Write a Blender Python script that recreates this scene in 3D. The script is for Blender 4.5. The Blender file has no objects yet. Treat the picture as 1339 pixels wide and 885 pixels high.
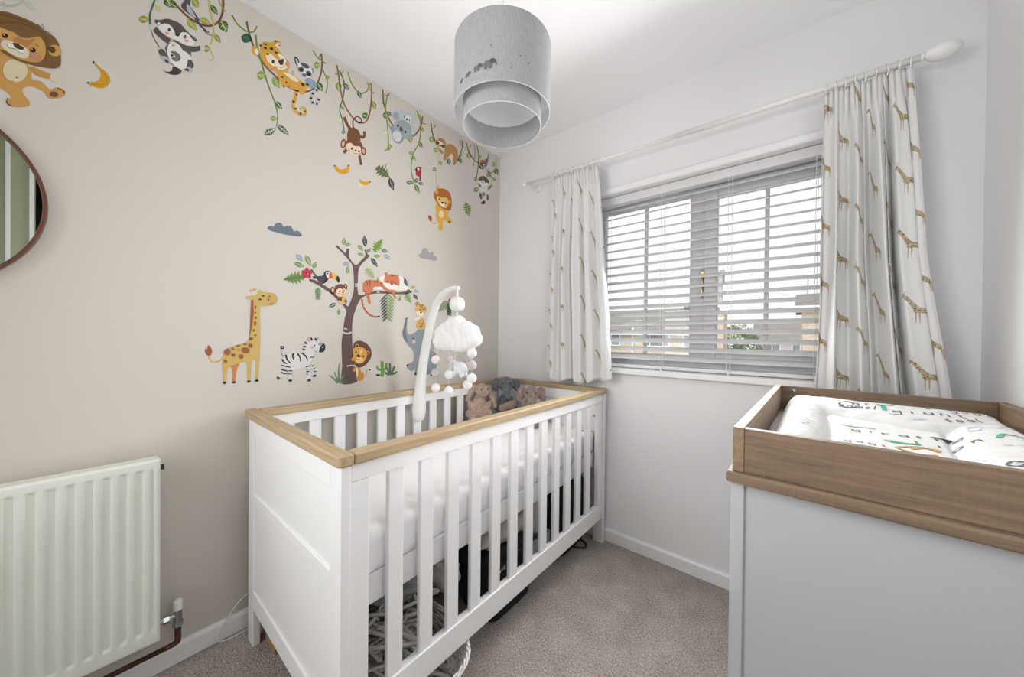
import bpy, bmesh, math, random
from mathutils import Vector, Matrix, noise
from math import pi, sin, cos, radians

random.seed(7)
SC = bpy.context.scene
COL = SC.collection

# ------------------------------------------------------------------ camera
CAM_P = Vector((1.65517, -1.85030, 1.14248))
CAM_F = Vector((-0.63697766, 0.77085037, -0.00701187))
CAM_R = Vector((0.77078487, 0.63701542, 0.01010104))
CAM_U = Vector((-0.01225306, -0.0010295, 0.9999244))
FPX = 453.177
cd = bpy.data.cameras.new('camera')
cd.sensor_width = 36.0
cd.lens = FPX / 1339 * 36.0
cd.clip_start = 0.02
cam = bpy.data.objects.new('camera', cd)
COL.objects.link(cam)
cam.matrix_world = Matrix(((CAM_R.x, CAM_U.x, -CAM_F.x, CAM_P.x), (CAM_R.y, CAM_U.y, -CAM_F.y, CAM_P.y),
                           (CAM_R.z, CAM_U.z, -CAM_F.z, CAM_P.z), (0, 0, 0, 1)))
SC.camera = cam

# ------------------------------------------------------------------ sky, lights, exposure
SC.view_settings.view_transform = 'Standard'
SC.view_settings.look = 'None'
SC.view_settings.exposure = 0.50
SC.view_settings.gamma = 1.0
SC.view_settings.use_curve_mapping = False
SC.cycles.use_denoising = True
SC.cycles.max_bounces = 10
SC.cycles.diffuse_bounces = 6
SC.cycles.transparent_max_bounces = 16
SC.cycles.sample_clamp_indirect = 6.0
SC.cycles.caustics_reflective = False
SC.cycles.caustics_refractive = False

w = bpy.data.worlds.new('sky')
SC.world = w
w.use_nodes = True
nt = w.node_tree
nt.nodes.clear()
wo = nt.nodes.new('ShaderNodeOutputWorld')
bg = nt.nodes.new('ShaderNodeBackground')
bg.inputs[0].default_value = (0.97, 0.972, 0.975, 1)      # even overcast sky
bg.inputs[1].default_value = 0.83
nt.links.new(bg.outputs[0], wo.inputs[0])


def area(name, loc, target, sx, sy, power, color=(1, 1, 1), spread=pi):
    l = bpy.data.lights.new(name, 'AREA')
    l.shape = 'RECTANGLE'
    l.size, l.size_y = sx, sy
    l.energy = power
    l.color = color
    l.spread = spread
    o = bpy.data.objects.new(name, l)
    COL.objects.link(o)
    o.location = loc
    o.rotation_euler = (Vector(target) - Vector(loc)).to_track_quat('-Z', 'Y').to_euler()
    return o


# area lamps: overcast daylight at the window, a photographer's flash, and added fill
area('window_daylight', (1.27, 0.42, 1.62), (1.17, -1.2, 0.95), 1.5, 1.2, 2, (1.0, 0.99, 0.98))
area('window_fill', (1.26, -0.11, 1.46), (1.24, -1.2, 1.28), 0.80, 0.75, 13, (1.0, 0.99, 0.98), radians(165))  # added lamp on the room side of the blind, boosts the daylight
area('ceiling_fill', (1.20, -0.98, 0.62), (1.20, -0.87, 2.41), 0.7, 0.7, 1.5, (1.0, 1.0, 1.0), radians(100))  # unseen upward lamp, added to brighten the ceiling
area('photographer_flash', (1.86, -1.45, 1.30), (0.3, -1.0, 0.5), 0.30, 0.30, 1.8, (1.0, 1.0, 1.0))
area('rear_fill', (0.75, -2.70, 1.30), (1.55, -0.2, 0.80), 0.9, 1.4, 11, (1.0, 1.0, 1.0), radians(125))  # soft fill added inside the room behind the camera, no real fitting
sl = bpy.data.lights.new('hazy_sun', 'SUN')
sl.energy = 1.0
sl.angle = radians(30)
so = bpy.data.objects.new('hazy_sun', sl)
COL.objects.link(so)
so.rotation_euler = Vector((0.25, 0.85, -0.5)).to_track_quat('-Z', 'Y').to_euler()   # from behind the house


# ------------------------------------------------------------------ materials
def lin(c):
    c = c / 255.0
    return c / 12.92 if c <= 0.04045 else ((c + 0.055) / 1.055) ** 2.4


def rgb(h, k=1.0):
    if isinstance(h, str):
        h = tuple(int(h[i:i + 2], 16) for i in (0, 2, 4))
    return tuple(min(1, lin(c) * k) for c in h) + (1,)


MC = {}


class NT:
    def __init__(s, name):
        s.m = bpy.data.materials.new(name)
        s.m.use_nodes = True
        s.t = s.m.node_tree
        s.b = s.t.nodes['Principled BSDF']
        s.out = s.t.nodes['Material Output']

    def n(s, typ, ins=None, **kw):
        o = s.t.nodes.new('ShaderNode' + typ)
        for k, v in kw.items():
            setattr(o, k, v)
        for k, v in (ins or {}).items():
            if hasattr(v, 'is_output'):
                s.t.links.new(v, o.inputs[k])
            else:
                o.inputs[k].default_value = v
        return o

    def link(s, a, b):
        s.t.links.new(a, b)

    def coords(s, scale=(1, 1, 1), kind='Object', loc=(0, 0, 0)):
        tc = s.n('TexCoord')
        mp = s.n('Mapping', {0: tc.outputs[kind], 'Scale': scale, 'Location': loc})
        return mp.outputs[0]

    def noise(s, vec, scale, detail=3, rough=0.5):
        return s.n('TexNoise', {'Vector': vec, 'Scale': scale, 'Detail': detail, 'Roughness': rough}).outputs['Fac']

    def ramp(s, fac, stops):
        r = s.n('ValToRGB', {0: fac})
        e = r.color_ramp.elements
        while len(e) < len(stops):
            e.new(0.5)
        for i, (p, c) in enumerate(stops):
            e[i].position = p
            e[i].color = c
        return r.outputs[0]

    def bump(s, h, strength=0.3, dist=0.002):
        b = s.n('Bump', {'Height': h, 'Strength': strength, 'Distance': dist})
        s.link(b.outputs[0], s.b.inputs['Normal'])
        return b

    def mixc(s, fac, a, b, mode='MIX'):
        m = s.n('Mix', data_type='RGBA', blend_type=mode)
        for i, v in ((0, fac), (6, a), (7, b)):
            if hasattr(v, 'is_output'):
                s.link(v, m.inputs[i])
            else:
                m.inputs[i].default_value = v
        return m.outputs[2]

    def math(s, op, a, b=0.0, c=0.0, clamp=False):
        m = s.n('Math', operation=op, use_clamp=clamp)
        for i, v in enumerate((a, b, c)):
            if hasattr(v, 'is_output'):
                s.link(v, m.inputs[i])
            else:
                m.inputs[i].default_value = v
        return m.outputs[0]


def plain(name, col, rough=0.5, metal=0.0, bump=None, var=0.0, sheen=0.0, k=1.0, spec=0.5):
    if name in MC:
        return MC[name]
    t = NT(name)
    c = rgb(col, k)
    t.b.inputs['Base Color'].default_value = c
    t.b.inputs['Roughness'].default_value = rough
    t.b.inputs['Metallic'].default_value = metal
    t.b.inputs['Specular IOR Level'].default_value = spec
    if sheen:
        t.b.inputs['Sheen Weight'].default_value = sheen
    if bump or var:
        v = t.coords()
        sc, st, di = bump or (60, 0.2, 0.001)
        nz = t.noise(v, sc, 4)
        if bump:
            t.bump(nz, st, di)
        if var:
            lo = tuple(x * (1 - var) for x in c[:3]) + (1,)
            hi = tuple(min(1, x * (1 + var)) for x in c[:3]) + (1,)
            t.link(t.ramp(nz, [(0.3, lo), (0.7, hi)]), t.b.inputs['Base Color'])
    MC[name] = t.m
    return t.m


def wood(name, dark, light, axis, rough=0.45, cross=0.0):
    """grain running along one axis of the object"""
    t = NT(name)
    s = [38, 38, 38]
    s['xyz'.index(axis)] = 2.2
    v = t.coords(tuple(s))
    a = t.noise(v, 3.0, 6, 0.62)
    s2 = [260, 260, 260]
    s2['xyz'.index(axis)] = 9
    b = t.noise(t.coords(tuple(s2)), 1.6, 3)
    f = t.math('MULTIPLY_ADD', b, 0.35, t.math('MULTIPLY', a, 0.75))
    if cross:
        s3 = [70, 70, 70]
        s3['xyz'.index(axis)] = 420
        cc = t.noise(t.coords((s3[0] * .05 if axis != 'x' else 90, 90 if axis == 'y' else 3, 3)), 4.0, 3)
        f = t.math('MULTIPLY_ADD', cc, cross, f)
        f = t.math('SUBTRACT', f, cross * 0.5)
    t.link(t.ramp(f, [(0.33, rgb(dark)), (0.75, rgb(light))]), t.b.inputs['Base Color'])
    t.b.inputs['Roughness'].default_value = rough
    t.bump(f, 0.25, 0.0008)
    return t.m


M_white = plain('white_wall_paint', 'e6e6e7', 0.75, bump=(180, 0.08, 0.0006))
M_ceil = plain('white_ceiling_paint', 'ececee', 0.85, bump=(140, 0.06, 0.0006))
M_accent = plain('blush_beige_wall_paint', 'd1cbc3', 0.8, bump=(220, 0.10, 0.0006))
M_gloss = plain('white_gloss_paint', 'ebebec', 0.35, bump=(40, 0.04, 0.0005))
M_crib = plain('white_crib_lacquer', 'e9e9ea', 0.38)
M_upvc = plain('white_window_plastic', 'dededf', 0.55)
M_blind = plain('white_blind_slats', 'dfdfe0', 0.45)
M_cord = plain('white_cord', 'e8e8e8', 0.8)
M_chrome = plain('chrome', 'b4b6b7', 0.32, 1.0)
M_brass = plain('brass', 'b39a62', 0.35, 1.0)
M_plastic = plain('white_plastic', 'e6e6e4', 0.35)
M_black = plain('black_fabric', '17171a', 0.8, bump=(300, 0.3, 0.001))
M_dark = plain('dark_plastic', '202124', 0.5)


def carpet():
    t = NT('grey_beige_carpet')
    v = t.coords()
    a = t.noise(v, 150, 4, 0.75)
    b = t.noise(v, 9, 3)
    vo = t.n('TexVoronoi', {'Vector': v, 'Scale': 330.0}).outputs['Distance']
    f = t.math('MULTIPLY_ADD', b, 0.18, t.math('MULTIPLY', a, 0.85))
    f = t.math('SUBTRACT', f, t.math('MULTIPLY', vo, 0.10))
    t.link(t.ramp(f, [(0.30, rgb('857c75')), (0.5, rgb('cbc1b9')), (0.68, rgb('fbf6f0'))]), t.b.inputs['Base Color'])
    t.b.inputs['Roughness'].default_value = 0.95
    t.b.inputs['Specular IOR Level'].default_value = 0.1
    t.bump(t.math('SUBTRACT', a, vo), 0.9, 0.006)
    return t.m


def glass():
    t = NT('window_glass')
    tr = t.n('BsdfTransparent', {0: (0.97, 0.98, 0.98, 1)})
    gl = t.n('BsdfGlossy', {'Roughness': 0.02})
    fr = t.n('Fresnel', {'IOR': 1.45})
    mx = t.n('MixShader', {0: t.math('MULTIPLY', fr.outputs[0], 0.8), 1: tr.outputs[0], 2: gl.outputs[0]})
    t.link(mx.outputs[0], t.out.inputs[0])
    return t.m


M_carpet = carpet()
M_glass = glass()


# ------------------------------------------------------------------ mesh building
def wloc(o):
    p = Vector((0, 0, 0))
    while o is not None:
        p += Vector(o.get('_loc', (0, 0, 0)))
        o = o.parent
    return p


class MB:
    """collects simple shapes in world coordinates and links them as ONE mesh object"""

    def __init__(s):
        s.v, s.f, s.mi, s.m = [], [], [], 0

    def _add(s, vs, fs, mi=None):
        n = len(s.v)
        s.v += [tuple(x) for x in vs]
        s.f += [tuple(i + n for i in f) for f in fs]
        s.mi += [s.m if mi is None else mi] * len(fs)
        return s

    def box(s, x0, x1, y0, y1, z0, z1):
        vs = [(x, y, z) for x in (x0, x1) for y in (y0, y1) for z in (z0, z1)]
        return s._add(vs, [(0, 1, 3, 2), (4, 6, 7, 5), (0, 4, 5, 1), (2, 3, 7, 6), (0, 2, 6, 4), (1, 5, 7, 3)])

    def prism(s, poly, axis, a, b):
        """polygon in the two other axes (in xyz order), pushed along axis from a to b"""
        i = 'xyz'.index(axis)

        def p3(q, h):
            q = list(q)
            q.insert(i, h)
            return tuple(q)
        n = len(poly)
        vs = [p3(q, a) for q in poly] + [p3(q, b) for q in poly]
        fs = [tuple(range(n))[::-1], tuple(range(n, 2 * n))] + [(k, (k + 1) % n, n + (k + 1) % n, n + k) for k in range(n)]
        return s._add(vs, fs)

    def tube(s, pts, r, n=8, cap=True, squash=1.0, up=(0, 0, 1)):
        pts = [Vector(p) for p in pts]
        rs = r if isinstance(r, (list, tuple)) else [r] * len(pts)
        vs, fs = [], []
        prev = None
        for i, p in enumerate(pts):
            d = (pts[min(i + 1, len(pts) - 1)] - pts[max(i - 1, 0)])
            d = d.normalized() if d.length > 1e-9 else Vector((0, 0, 1))
            if prev is None:
                u = Vector(up)
                if abs(u.dot(d)) > 0.95:
                    u = Vector((1, 0, 0))
                a = d.cross(u).normalized()
            else:
                a = (prev - d * prev.dot(d)).normalized()
            prev = a
            b = d.cross(a)
            for k in range(n):
                t = 2 * pi * k / n
                vs.append(p + (a * cos(t) + b * sin(t) * squash) * rs[i])
        for i in range(len(pts) - 1):
            for k in range(n):
                fs.append((i * n + k, i * n + (k + 1) % n, (i + 1) * n + (k + 1) % n, (i + 1) * n + k))
        if cap:
            fs.append(tuple(range(n))[::-1])
            fs.append(tuple(range((len(pts) - 1) * n, len(pts) * n)))
        return s._add(vs, fs)

    def ball(s, c, r, nu=16, nv=10, rot=None):
        if not isinstance(r, (list, tuple)):
            r = (r, r, r)
        c = Vector(c)
        vs = []
        for j in range(nv + 1):
            ph = pi * j / nv
            for i in range(nu):
                th = 2 * pi * i / nu
                p = Vector((r[0] * sin(ph) * cos(th), r[1] * sin(ph) * sin(th), r[2] * cos(ph)))
                if rot is not None:
                    p = rot @ p
                vs.append(c + p)
        fs = []
        for j in range(nv):
            for i in range(nu):
                a, b = j * nu + i, j * nu + (i + 1) % nu
                q = (a, a + nu, b + nu, b)
                if j == 0:
                    fs.append((a, a + nu, b + nu))
                elif j == nv - 1:
                    fs.append((a, a + nu, b))
                else:
                    fs.append(q)
        return s._add(vs, fs)

    def lathe(s, prof, o, axis='z', n=32, close=False):
        o = Vector(o)
        vs, fs = [], []
        for (r, h) in prof:
            for k in range(n):
                t = 2 * pi * k / n
                p = {'z': (r * cos(t), r * sin(t), h), 'x': (h, r * cos(t), r * sin(t)), 'y': (r * sin(t), h, r * cos(t))}[axis]
                vs.append(o + Vector(p))
        m = len(prof)
        for i in range(m if close else m - 1):
            for k in range(n):
                j = (i + 1) % m
                fs.append((i * n + k, i * n + (k + 1) % n, j * n + (k + 1) % n, j * n + k))
        return s._add(vs, fs)

    def grid(s, nu, nv, fn):
        vs = [fn(i / nu, j / nv) for j in range(nv + 1) for i in range(nu + 1)]
        fs = [(j * (nu + 1) + i, j * (nu + 1) + i + 1, (j + 1) * (nu + 1) + i + 1, (j + 1) * (nu + 1) + i)
              for j in range(nv) for i in range(nu)]
        return s._add(vs, fs)

    def build(s, name, mat, parent=None, smooth=False, bev=0, seg=2, kind=None, label=None, sub=0, angle=40):
        L = wloc(parent)
        me = bpy.data.meshes.new(name)
        me.from_pydata([(x - L.x, y - L.y, z - L.z) for x, y, z in s.v], [], s.f)
        ms = mat if isinstance(mat, (list, tuple)) else [mat]
        for m in ms:
            me.materials.append(m)
        if len(ms) > 1:
            me.polygons.foreach_set('material_index', s.mi)
        me.validate()
        bm = bmesh.new()
        bm.from_mesh(me)
        bmesh.ops.recalc_face_normals(bm, faces=bm.faces)
        bm.to_mesh(me)
        bm.free()
        if smooth:
            me.polygons.foreach_set('use_smooth', [True] * len(me.polygons))
        o = bpy.data.objects.new(name, me)
        COL.objects.link(o)
        if parent:
            o.parent = parent
        if bev:
            b = o.modifiers.new('bevel', 'BEVEL')
            b.width, b.segments, b.limit_method, b.angle_limit = bev, seg, 'ANGLE', radians(angle)
            b.harden_normals = False
        if sub:
            b = o.modifiers.new('subsurf', 'SUBSURF')
            b.levels = b.render_levels = sub
        if kind:
            o['kind'] = kind
        if label:
            o['label'] = label
        me.update()
        return o


def tag(o, label, cat, group=None, kind=None):
    o['label'] = label
    o['category'] = cat
    if group:
        o['group'] = group
    if kind:
        o['kind'] = kind
    return o


def empty(name, loc, label, cat, group=None):
    o = bpy.data.objects.new(name, None)
    o.empty_display_size = 0.05
    COL.objects.link(o)
    o.location = loc
    o['_loc'] = tuple(loc)
    return tag(o, label, cat, group)


def shape_smooth(o, angle=35):
    """smooth faces but keep hard edges"""
    me = o.data
    me.polygons.foreach_set('use_smooth', [True] * len(me.polygons))
    bm = bmesh.new()
    bm.from_mesh(me)
    for e in bm.edges:
        if len(e.link_faces) == 2 and e.calc_face_angle(0) > radians(angle):
            e.smooth = False
    bm.to_mesh(me)
    bm.free()
    return o


def lerp(a, b, t):
    return a + (b - a) * t


def sst(a, b, x):
    t = max(0, min(1, (x - a) / (b - a)))
    return t * t * (3 - 2 * t)


def crv(pts, n=8, closed=False):
    """Catmull-Rom through points"""
    pts = [Vector(p) for p in pts]
    m = len(pts)
    out = []
    rng = m if closed else m - 1
    for i in range(rng):
        if closed:
            p0, p1, p2, p3 = pts[(i - 1) % m], pts[i], pts[(i + 1) % m], pts[(i + 2) % m]
        else:
            p0, p1, p2, p3 = pts[max(i - 1, 0)], pts[i], pts[i + 1], pts[min(i + 2, m - 1)]
        for k in range(n):
            t = k / n
            out.append(0.5 * ((2 * p1) + (p2 - p0) * t + (2 * p0 - 5 * p1 + 4 * p2 - p3) * t * t + (3 * p1 - p0 - 3 * p2 + p3) * t ** 3))
    if not closed:
        out.append(pts[-1])
    return out


# ------------------------------------------------------------------ the setting
RW, RB, RH = 2.116, -2.75, 2.41        # right wall x, back wall y, ceiling height
WX0, WX1, WZ0, WZ1 = 0.69, 1.84, 0.94, 1.94
MB().box(-0.15, RW + 0.15, RB - 0.15, 0.30, -0.08, 0).build('floor', M_carpet, kind='structure')
MB().box(-0.15, RW + 0.15, RB - 0.15, 0.30, RH, RH + 0.1).build('ceiling', M_ceil, kind='structure')
MB().box(-0.15, 0, RB, 0.0, 0, RH).build('wall_left', M_accent, kind='structure')
b = MB()
b.box(-0.15, WX0, 0, 0.28, 0, RH).box(WX1, RW + 0.15, 0, 0.28, 0, RH)
b.box(WX0, WX1, 0, 0.28, 0, WZ0).box(WX0, WX1, 0, 0.28, WZ1, RH)
b.build('wall_far', M_white, kind='structure')
# right wall with the doorway near the camera (seen only in the mirror)
DY0, DY1, DZ = -2.72, -1.93, 2.36
b = MB()
b.box(RW, RW + 0.12, DY1, 0.0, 0, RH).box(RW, RW + 0.12, DY0, DY1, DZ, RH).box(RW, RW + 0.12, RB, DY0, 0, RH)
b.build('wall_right', M_white, kind='structure')
MB().box(-0.15, RW + 0.15, RB - 0.12, RB, 0, RH).build('wall_near', M_white, kind='structure')
b = MB()
b.box(RW - 0.012, RW + 0.125, DY1, DY1 + 0.05, 0, DZ + 0.03).box(RW - 0.012, RW + 0.125, DY0 - 0.05, DY0, 0, DZ + 0.03)
b.box(RW - 0.012, RW + 0.125, DY0, DY1, DZ, DZ + 0.03)
b.build('trim_3', M_gloss, kind='structure', bev=0.003)
# the dim cupboard behind that doorway
M_sage = plain('sage_door_paint', 'a3a78f', 0.5)
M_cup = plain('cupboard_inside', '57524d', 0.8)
b = MB()
b.box(RW + 0.12, RW + 0.62, DY0 - .03, DY0, 0, RH).box(RW + 0.12, RW + 0.62, DY1, DY1 + .03, 0, RH)
b.box(RW + 0.62, RW + 0.65, DY0 - .03, DY1 + .03, 0, RH).box(RW + .12, RW + .65, DY0 - .03, DY1 + .03, RH, RH + .03)
b.build('wall_cupboard', M_cup, kind='structure')
d = MB().box(RW + 0.02, RW + 0.055, DY0 + 0.005, -2.085, 0.01, DZ - 0.005).build('door_1', M_sage, kind='structure', bev=0.002)
for y in (-2.098, -2.184, -2.40):
    MB().box(RW + 0.008, RW + 0.022, y - 0.009, y + 0.009, 0.01, DZ - 0.005).build('door_strip', M_gloss, d, bev=0.002)


def skirting(name, prof, axis, a, b_):
    return MB().prism(prof, axis, a, b_).build(name, M_gloss, kind='structure', bev=0.0025)


SK = [(0, 0), (0.016, 0), (0.016, 0.058), (0.010, 0.070), (0, 0.070)]
skirting('baseboard_left', [(x, z) for x, z in SK], 'y', RB, -0.0)
skirting('baseboard_far', [(-y, z) for y, z in SK], 'x', 0.016, RW)
skirting('baseboard_right', [(RW - x, z) for x, z in SK], 'y', DY1 + 0.05, -0.016)

# window bead and board
b = MB()
b.prism([(0.005, 1.938), (-0.012, 1.938), (-0.017, 1.946), (-0.017, 1.966), (-0.012, 1.974), (0.0, 1.974)], 'x', WX0 - 0.03, WX1 + 0.03)
b.build('trim_1', M_gloss, kind='structure', bev=0.003)
b = MB()
b.box(WX0 - 0.02, WX1 + 0.02, -0.032, 0.0, 0.943, 0.972)
b.box(WX0, WX1, -0.001, 0.13, 0.943, 0.972)
b.build('trim_2', M_gloss, kind='structure', bev=0.006, seg=3)

# ------------------------------------------------------------------ window
FY0, FY1 = 0.125, 0.185
win = MB()
win.box(WX0, 0.735, FY0, FY1, 0.965, WZ1).box(1.785, WX1, FY0, FY1, 0.965, WZ1)
win.box(0.735, 1.785, FY0, FY1, 1.888, WZ1).box(0.735, 1.785, FY0, FY1, 0.965, 1.040)
win.box(1.225, 1.289, FY0, FY1, 1.040, 1.888)
win = win.build('window_1', M_upvc, kind='structure', bev=0.004)
b = MB()                                                # bead round the fixed pane
for (x0, x1, z0, z1) in ((.735, .747, 1.04, 1.888), (1.213, 1.225, 1.04, 1.888), (.747, 1.213, 1.04, 1.052), (.747, 1.213, 1.876, 1.888)):
    b.box(x0, x1, FY0 + .014, FY0 + .04, z0, z1)
b.build('glazing_bead', M_upvc, win, bev=0.002)
b = MB()                                                # opening sash on the right
SX0, SX1 = 1.283, 1.793
for (x0, x1, z0, z1) in ((SX0, 1.340, 1.030, 1.898), (1.735, SX1, 1.030, 1.898), (1.340, 1.735, 1.030, 1.085), (1.340, 1.735, 1.842, 1.898)):
    b.box(x0, x1, FY0 - 0.014, FY0 + 0.04, z0, z1)
sash = b.build('sash', M_upvc, win, bev=0.004)
MB().box(0.735, 1.225, FY0 + .026, FY0 + .030, 1.04, 1.888).build('pane', M_glass, win)
MB().box(1.335, 1.740, FY0 + .016, FY0 + .020, 1.08, 1.845).build('pane', M_glass, sash)
MB().box(0.975, 0.991, FY0 + .018, FY0 + .038, 1.04, 1.888).build('glazing_bar', M_upvc, win, bev=0.002)
MB().box(1.529, 1.546, FY0 + .006, FY0 + .028, 1.08, 1.845).build('glazing_bar', M_upvc, sash, bev=0.002)
b = MB()
b.box(1.352, 1.376, FY0 - 0.028, FY0 - 0.014, 1.40, 1.475)
b.box(1.356, 1.372, FY0 - 0.058, FY0 - 0.028, 1.428, 1.446)
b.box(1.355, 1.373, FY0 - 0.062, FY0 - 0.046, 1.305, 1.448)
b.build('handle', M_plastic, sash, bev=0.005, seg=3, label='white lever handle on the opening sash')
b = MB()
b.box(1.268, 1.286, FY0 - 0.022, FY0 - 0.004, 1.445, 1.482).box(1.272, 1.280, FY0 - 0.016, FY0 - 0.004, 1.345, 1.445)
b.build('latch', M_brass, win, bev=0.002, label='worn brass latch on the mullion')
# ------------------------------------------------------------------ venetian blind
BY, BX0, BX1 = 0.062, 0.752, 1.80
blind = empty('venetian_blind', (1.27, BY, 0.972), 'white wooden slatted blind hanging in front of the window', 'blind')
NS, Z0, PITCH = 20, 0.990, 0.0461
tilt = radians(25)
b = MB()
nW = 7
prof = []
for i in range(nW):
    t = i / (nW - 1) - 0.5
    prof.append((t * 0.050, 0.0022 * (1 - (2 * t) ** 2)))
for i in reversed(range(nW)):
    t = i / (nW - 1) - 0.5
    prof.append((t * 0.050, 0.0022 * (1 - (2 * t) ** 2) - 0.0026))
prof = [(BY + y * cos(tilt) - z * sin(tilt), Z0 + PITCH + y * sin(tilt) + z * cos(tilt)) for y, z in prof]
slat = MB().prism(prof, 'x', BX0, BX1).build('slat', M_blind, blind)
for k in range(2, NS):
    o = slat.copy()
    COL.objects.link(o)
    o.location = (0, 0, PITCH * (k - 1))
    o.rotation_euler = (0, radians(random.uniform(-0.06, 0.06)), 0)
MB().box(BX0, BX1, BY - 0.024, BY + 0.024, 0.975, 0.993).build('bottom_rail', M_blind, blind, bev=0.004)
MB().box(BX0, BX1, BY - 0.027, BY + 0.027, 1.893, 1.937).build('head_rail', M_blind, blind, bev=0.003)
for x in (0.800, 1.105, 1.405, 1.712):
    b = MB()
    for dx in (-0.008, 0.008):
        b.tube([(x + dx, BY - 0.030, 0.985), (x + dx, BY - 0.030, 1.90)], 0.0011, 5)
    b.tube([(x, BY + 0.028, 0.985), (x, BY + 0.028, 1.90)], 0.0009, 5)
    b.lathe([(0.001, 0.0), (0.006, -0.004), (0.005, -0.018), (0.001, -0.022)], (x, BY - 0.030, 0.990), 'z', 8)
    b.build('ladder_cord', M_cord, blind)

# ------------------------------------------------------------------ curtain pole
pole = empty('curtain_pole', (1.12, 0, 2.09), 'thin white curtain pole with oval finials above the window', 'curtain pole')


def pz(x):
    return lerp(2.106, 2.080, (x - 0.294) / (1.95 - 0.294))


PY = -0.10
MB().tube([(0.30, PY, pz(0.30)), (1.20, PY, pz(1.20))], 0.0085, 14).build('thin_rod', M_plastic, pole, smooth=True)
MB().tube([(1.19, PY, pz(1.19)), (1.965, PY, pz(1.965))], 0.0115, 14).build('rod', M_plastic, pole, smooth=True)
fin = [(0.0005, 0.0), (0.012, 0.001), (0.013, 0.006), (0.010, 0.010), (0.019, 0.02), (0.0265, 0.036), (0.029, 0.05), (0.0265, 0.066), (0.018, 0.081), (0.008, 0.089), (0.0005, 0.091)]
MB().lathe(fin, (1.955, PY, pz(1.955)), 'x', 24).build('finial', M_plastic, pole, smooth=True)
MB().ball((0.300, PY, pz(0.30)), (0.019, 0.017, 0.017), 18, 12).build('finial', M_plastic, pole, smooth=True)
for x in (0.34, 1.9):
    b = MB().tube([(x, -0.0, pz(x)), (x, PY, pz(x))], 0.008, 10)
    b.lathe([(0.001, 0), (0.028, 0), (0.028, -0.006), (0.018, -0.012), (0.001, -0.012)], (x, 0, pz(x)), 'y', 20)
    b.build('bracket', M_plastic, pole, smooth=False)


def ring(x):
    pts = [(x + random.uniform(-.002, .002), PY + 0.019 * cos(t), pz(x) - 0.006 + 0.019 * sin(t)) for t in [2 * pi * k / 18 for k in range(19)]]
    return MB().tube(pts, 0.0024, 6, cap=False).build('ring', M_plastic, pole, smooth=True)


for x in [1.722 + 0.0265 * k for k in range(9)]:
    ring(x)
for x in [0.515 + 0.033 * k for k in range(10)]:
    ring(x)


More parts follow.
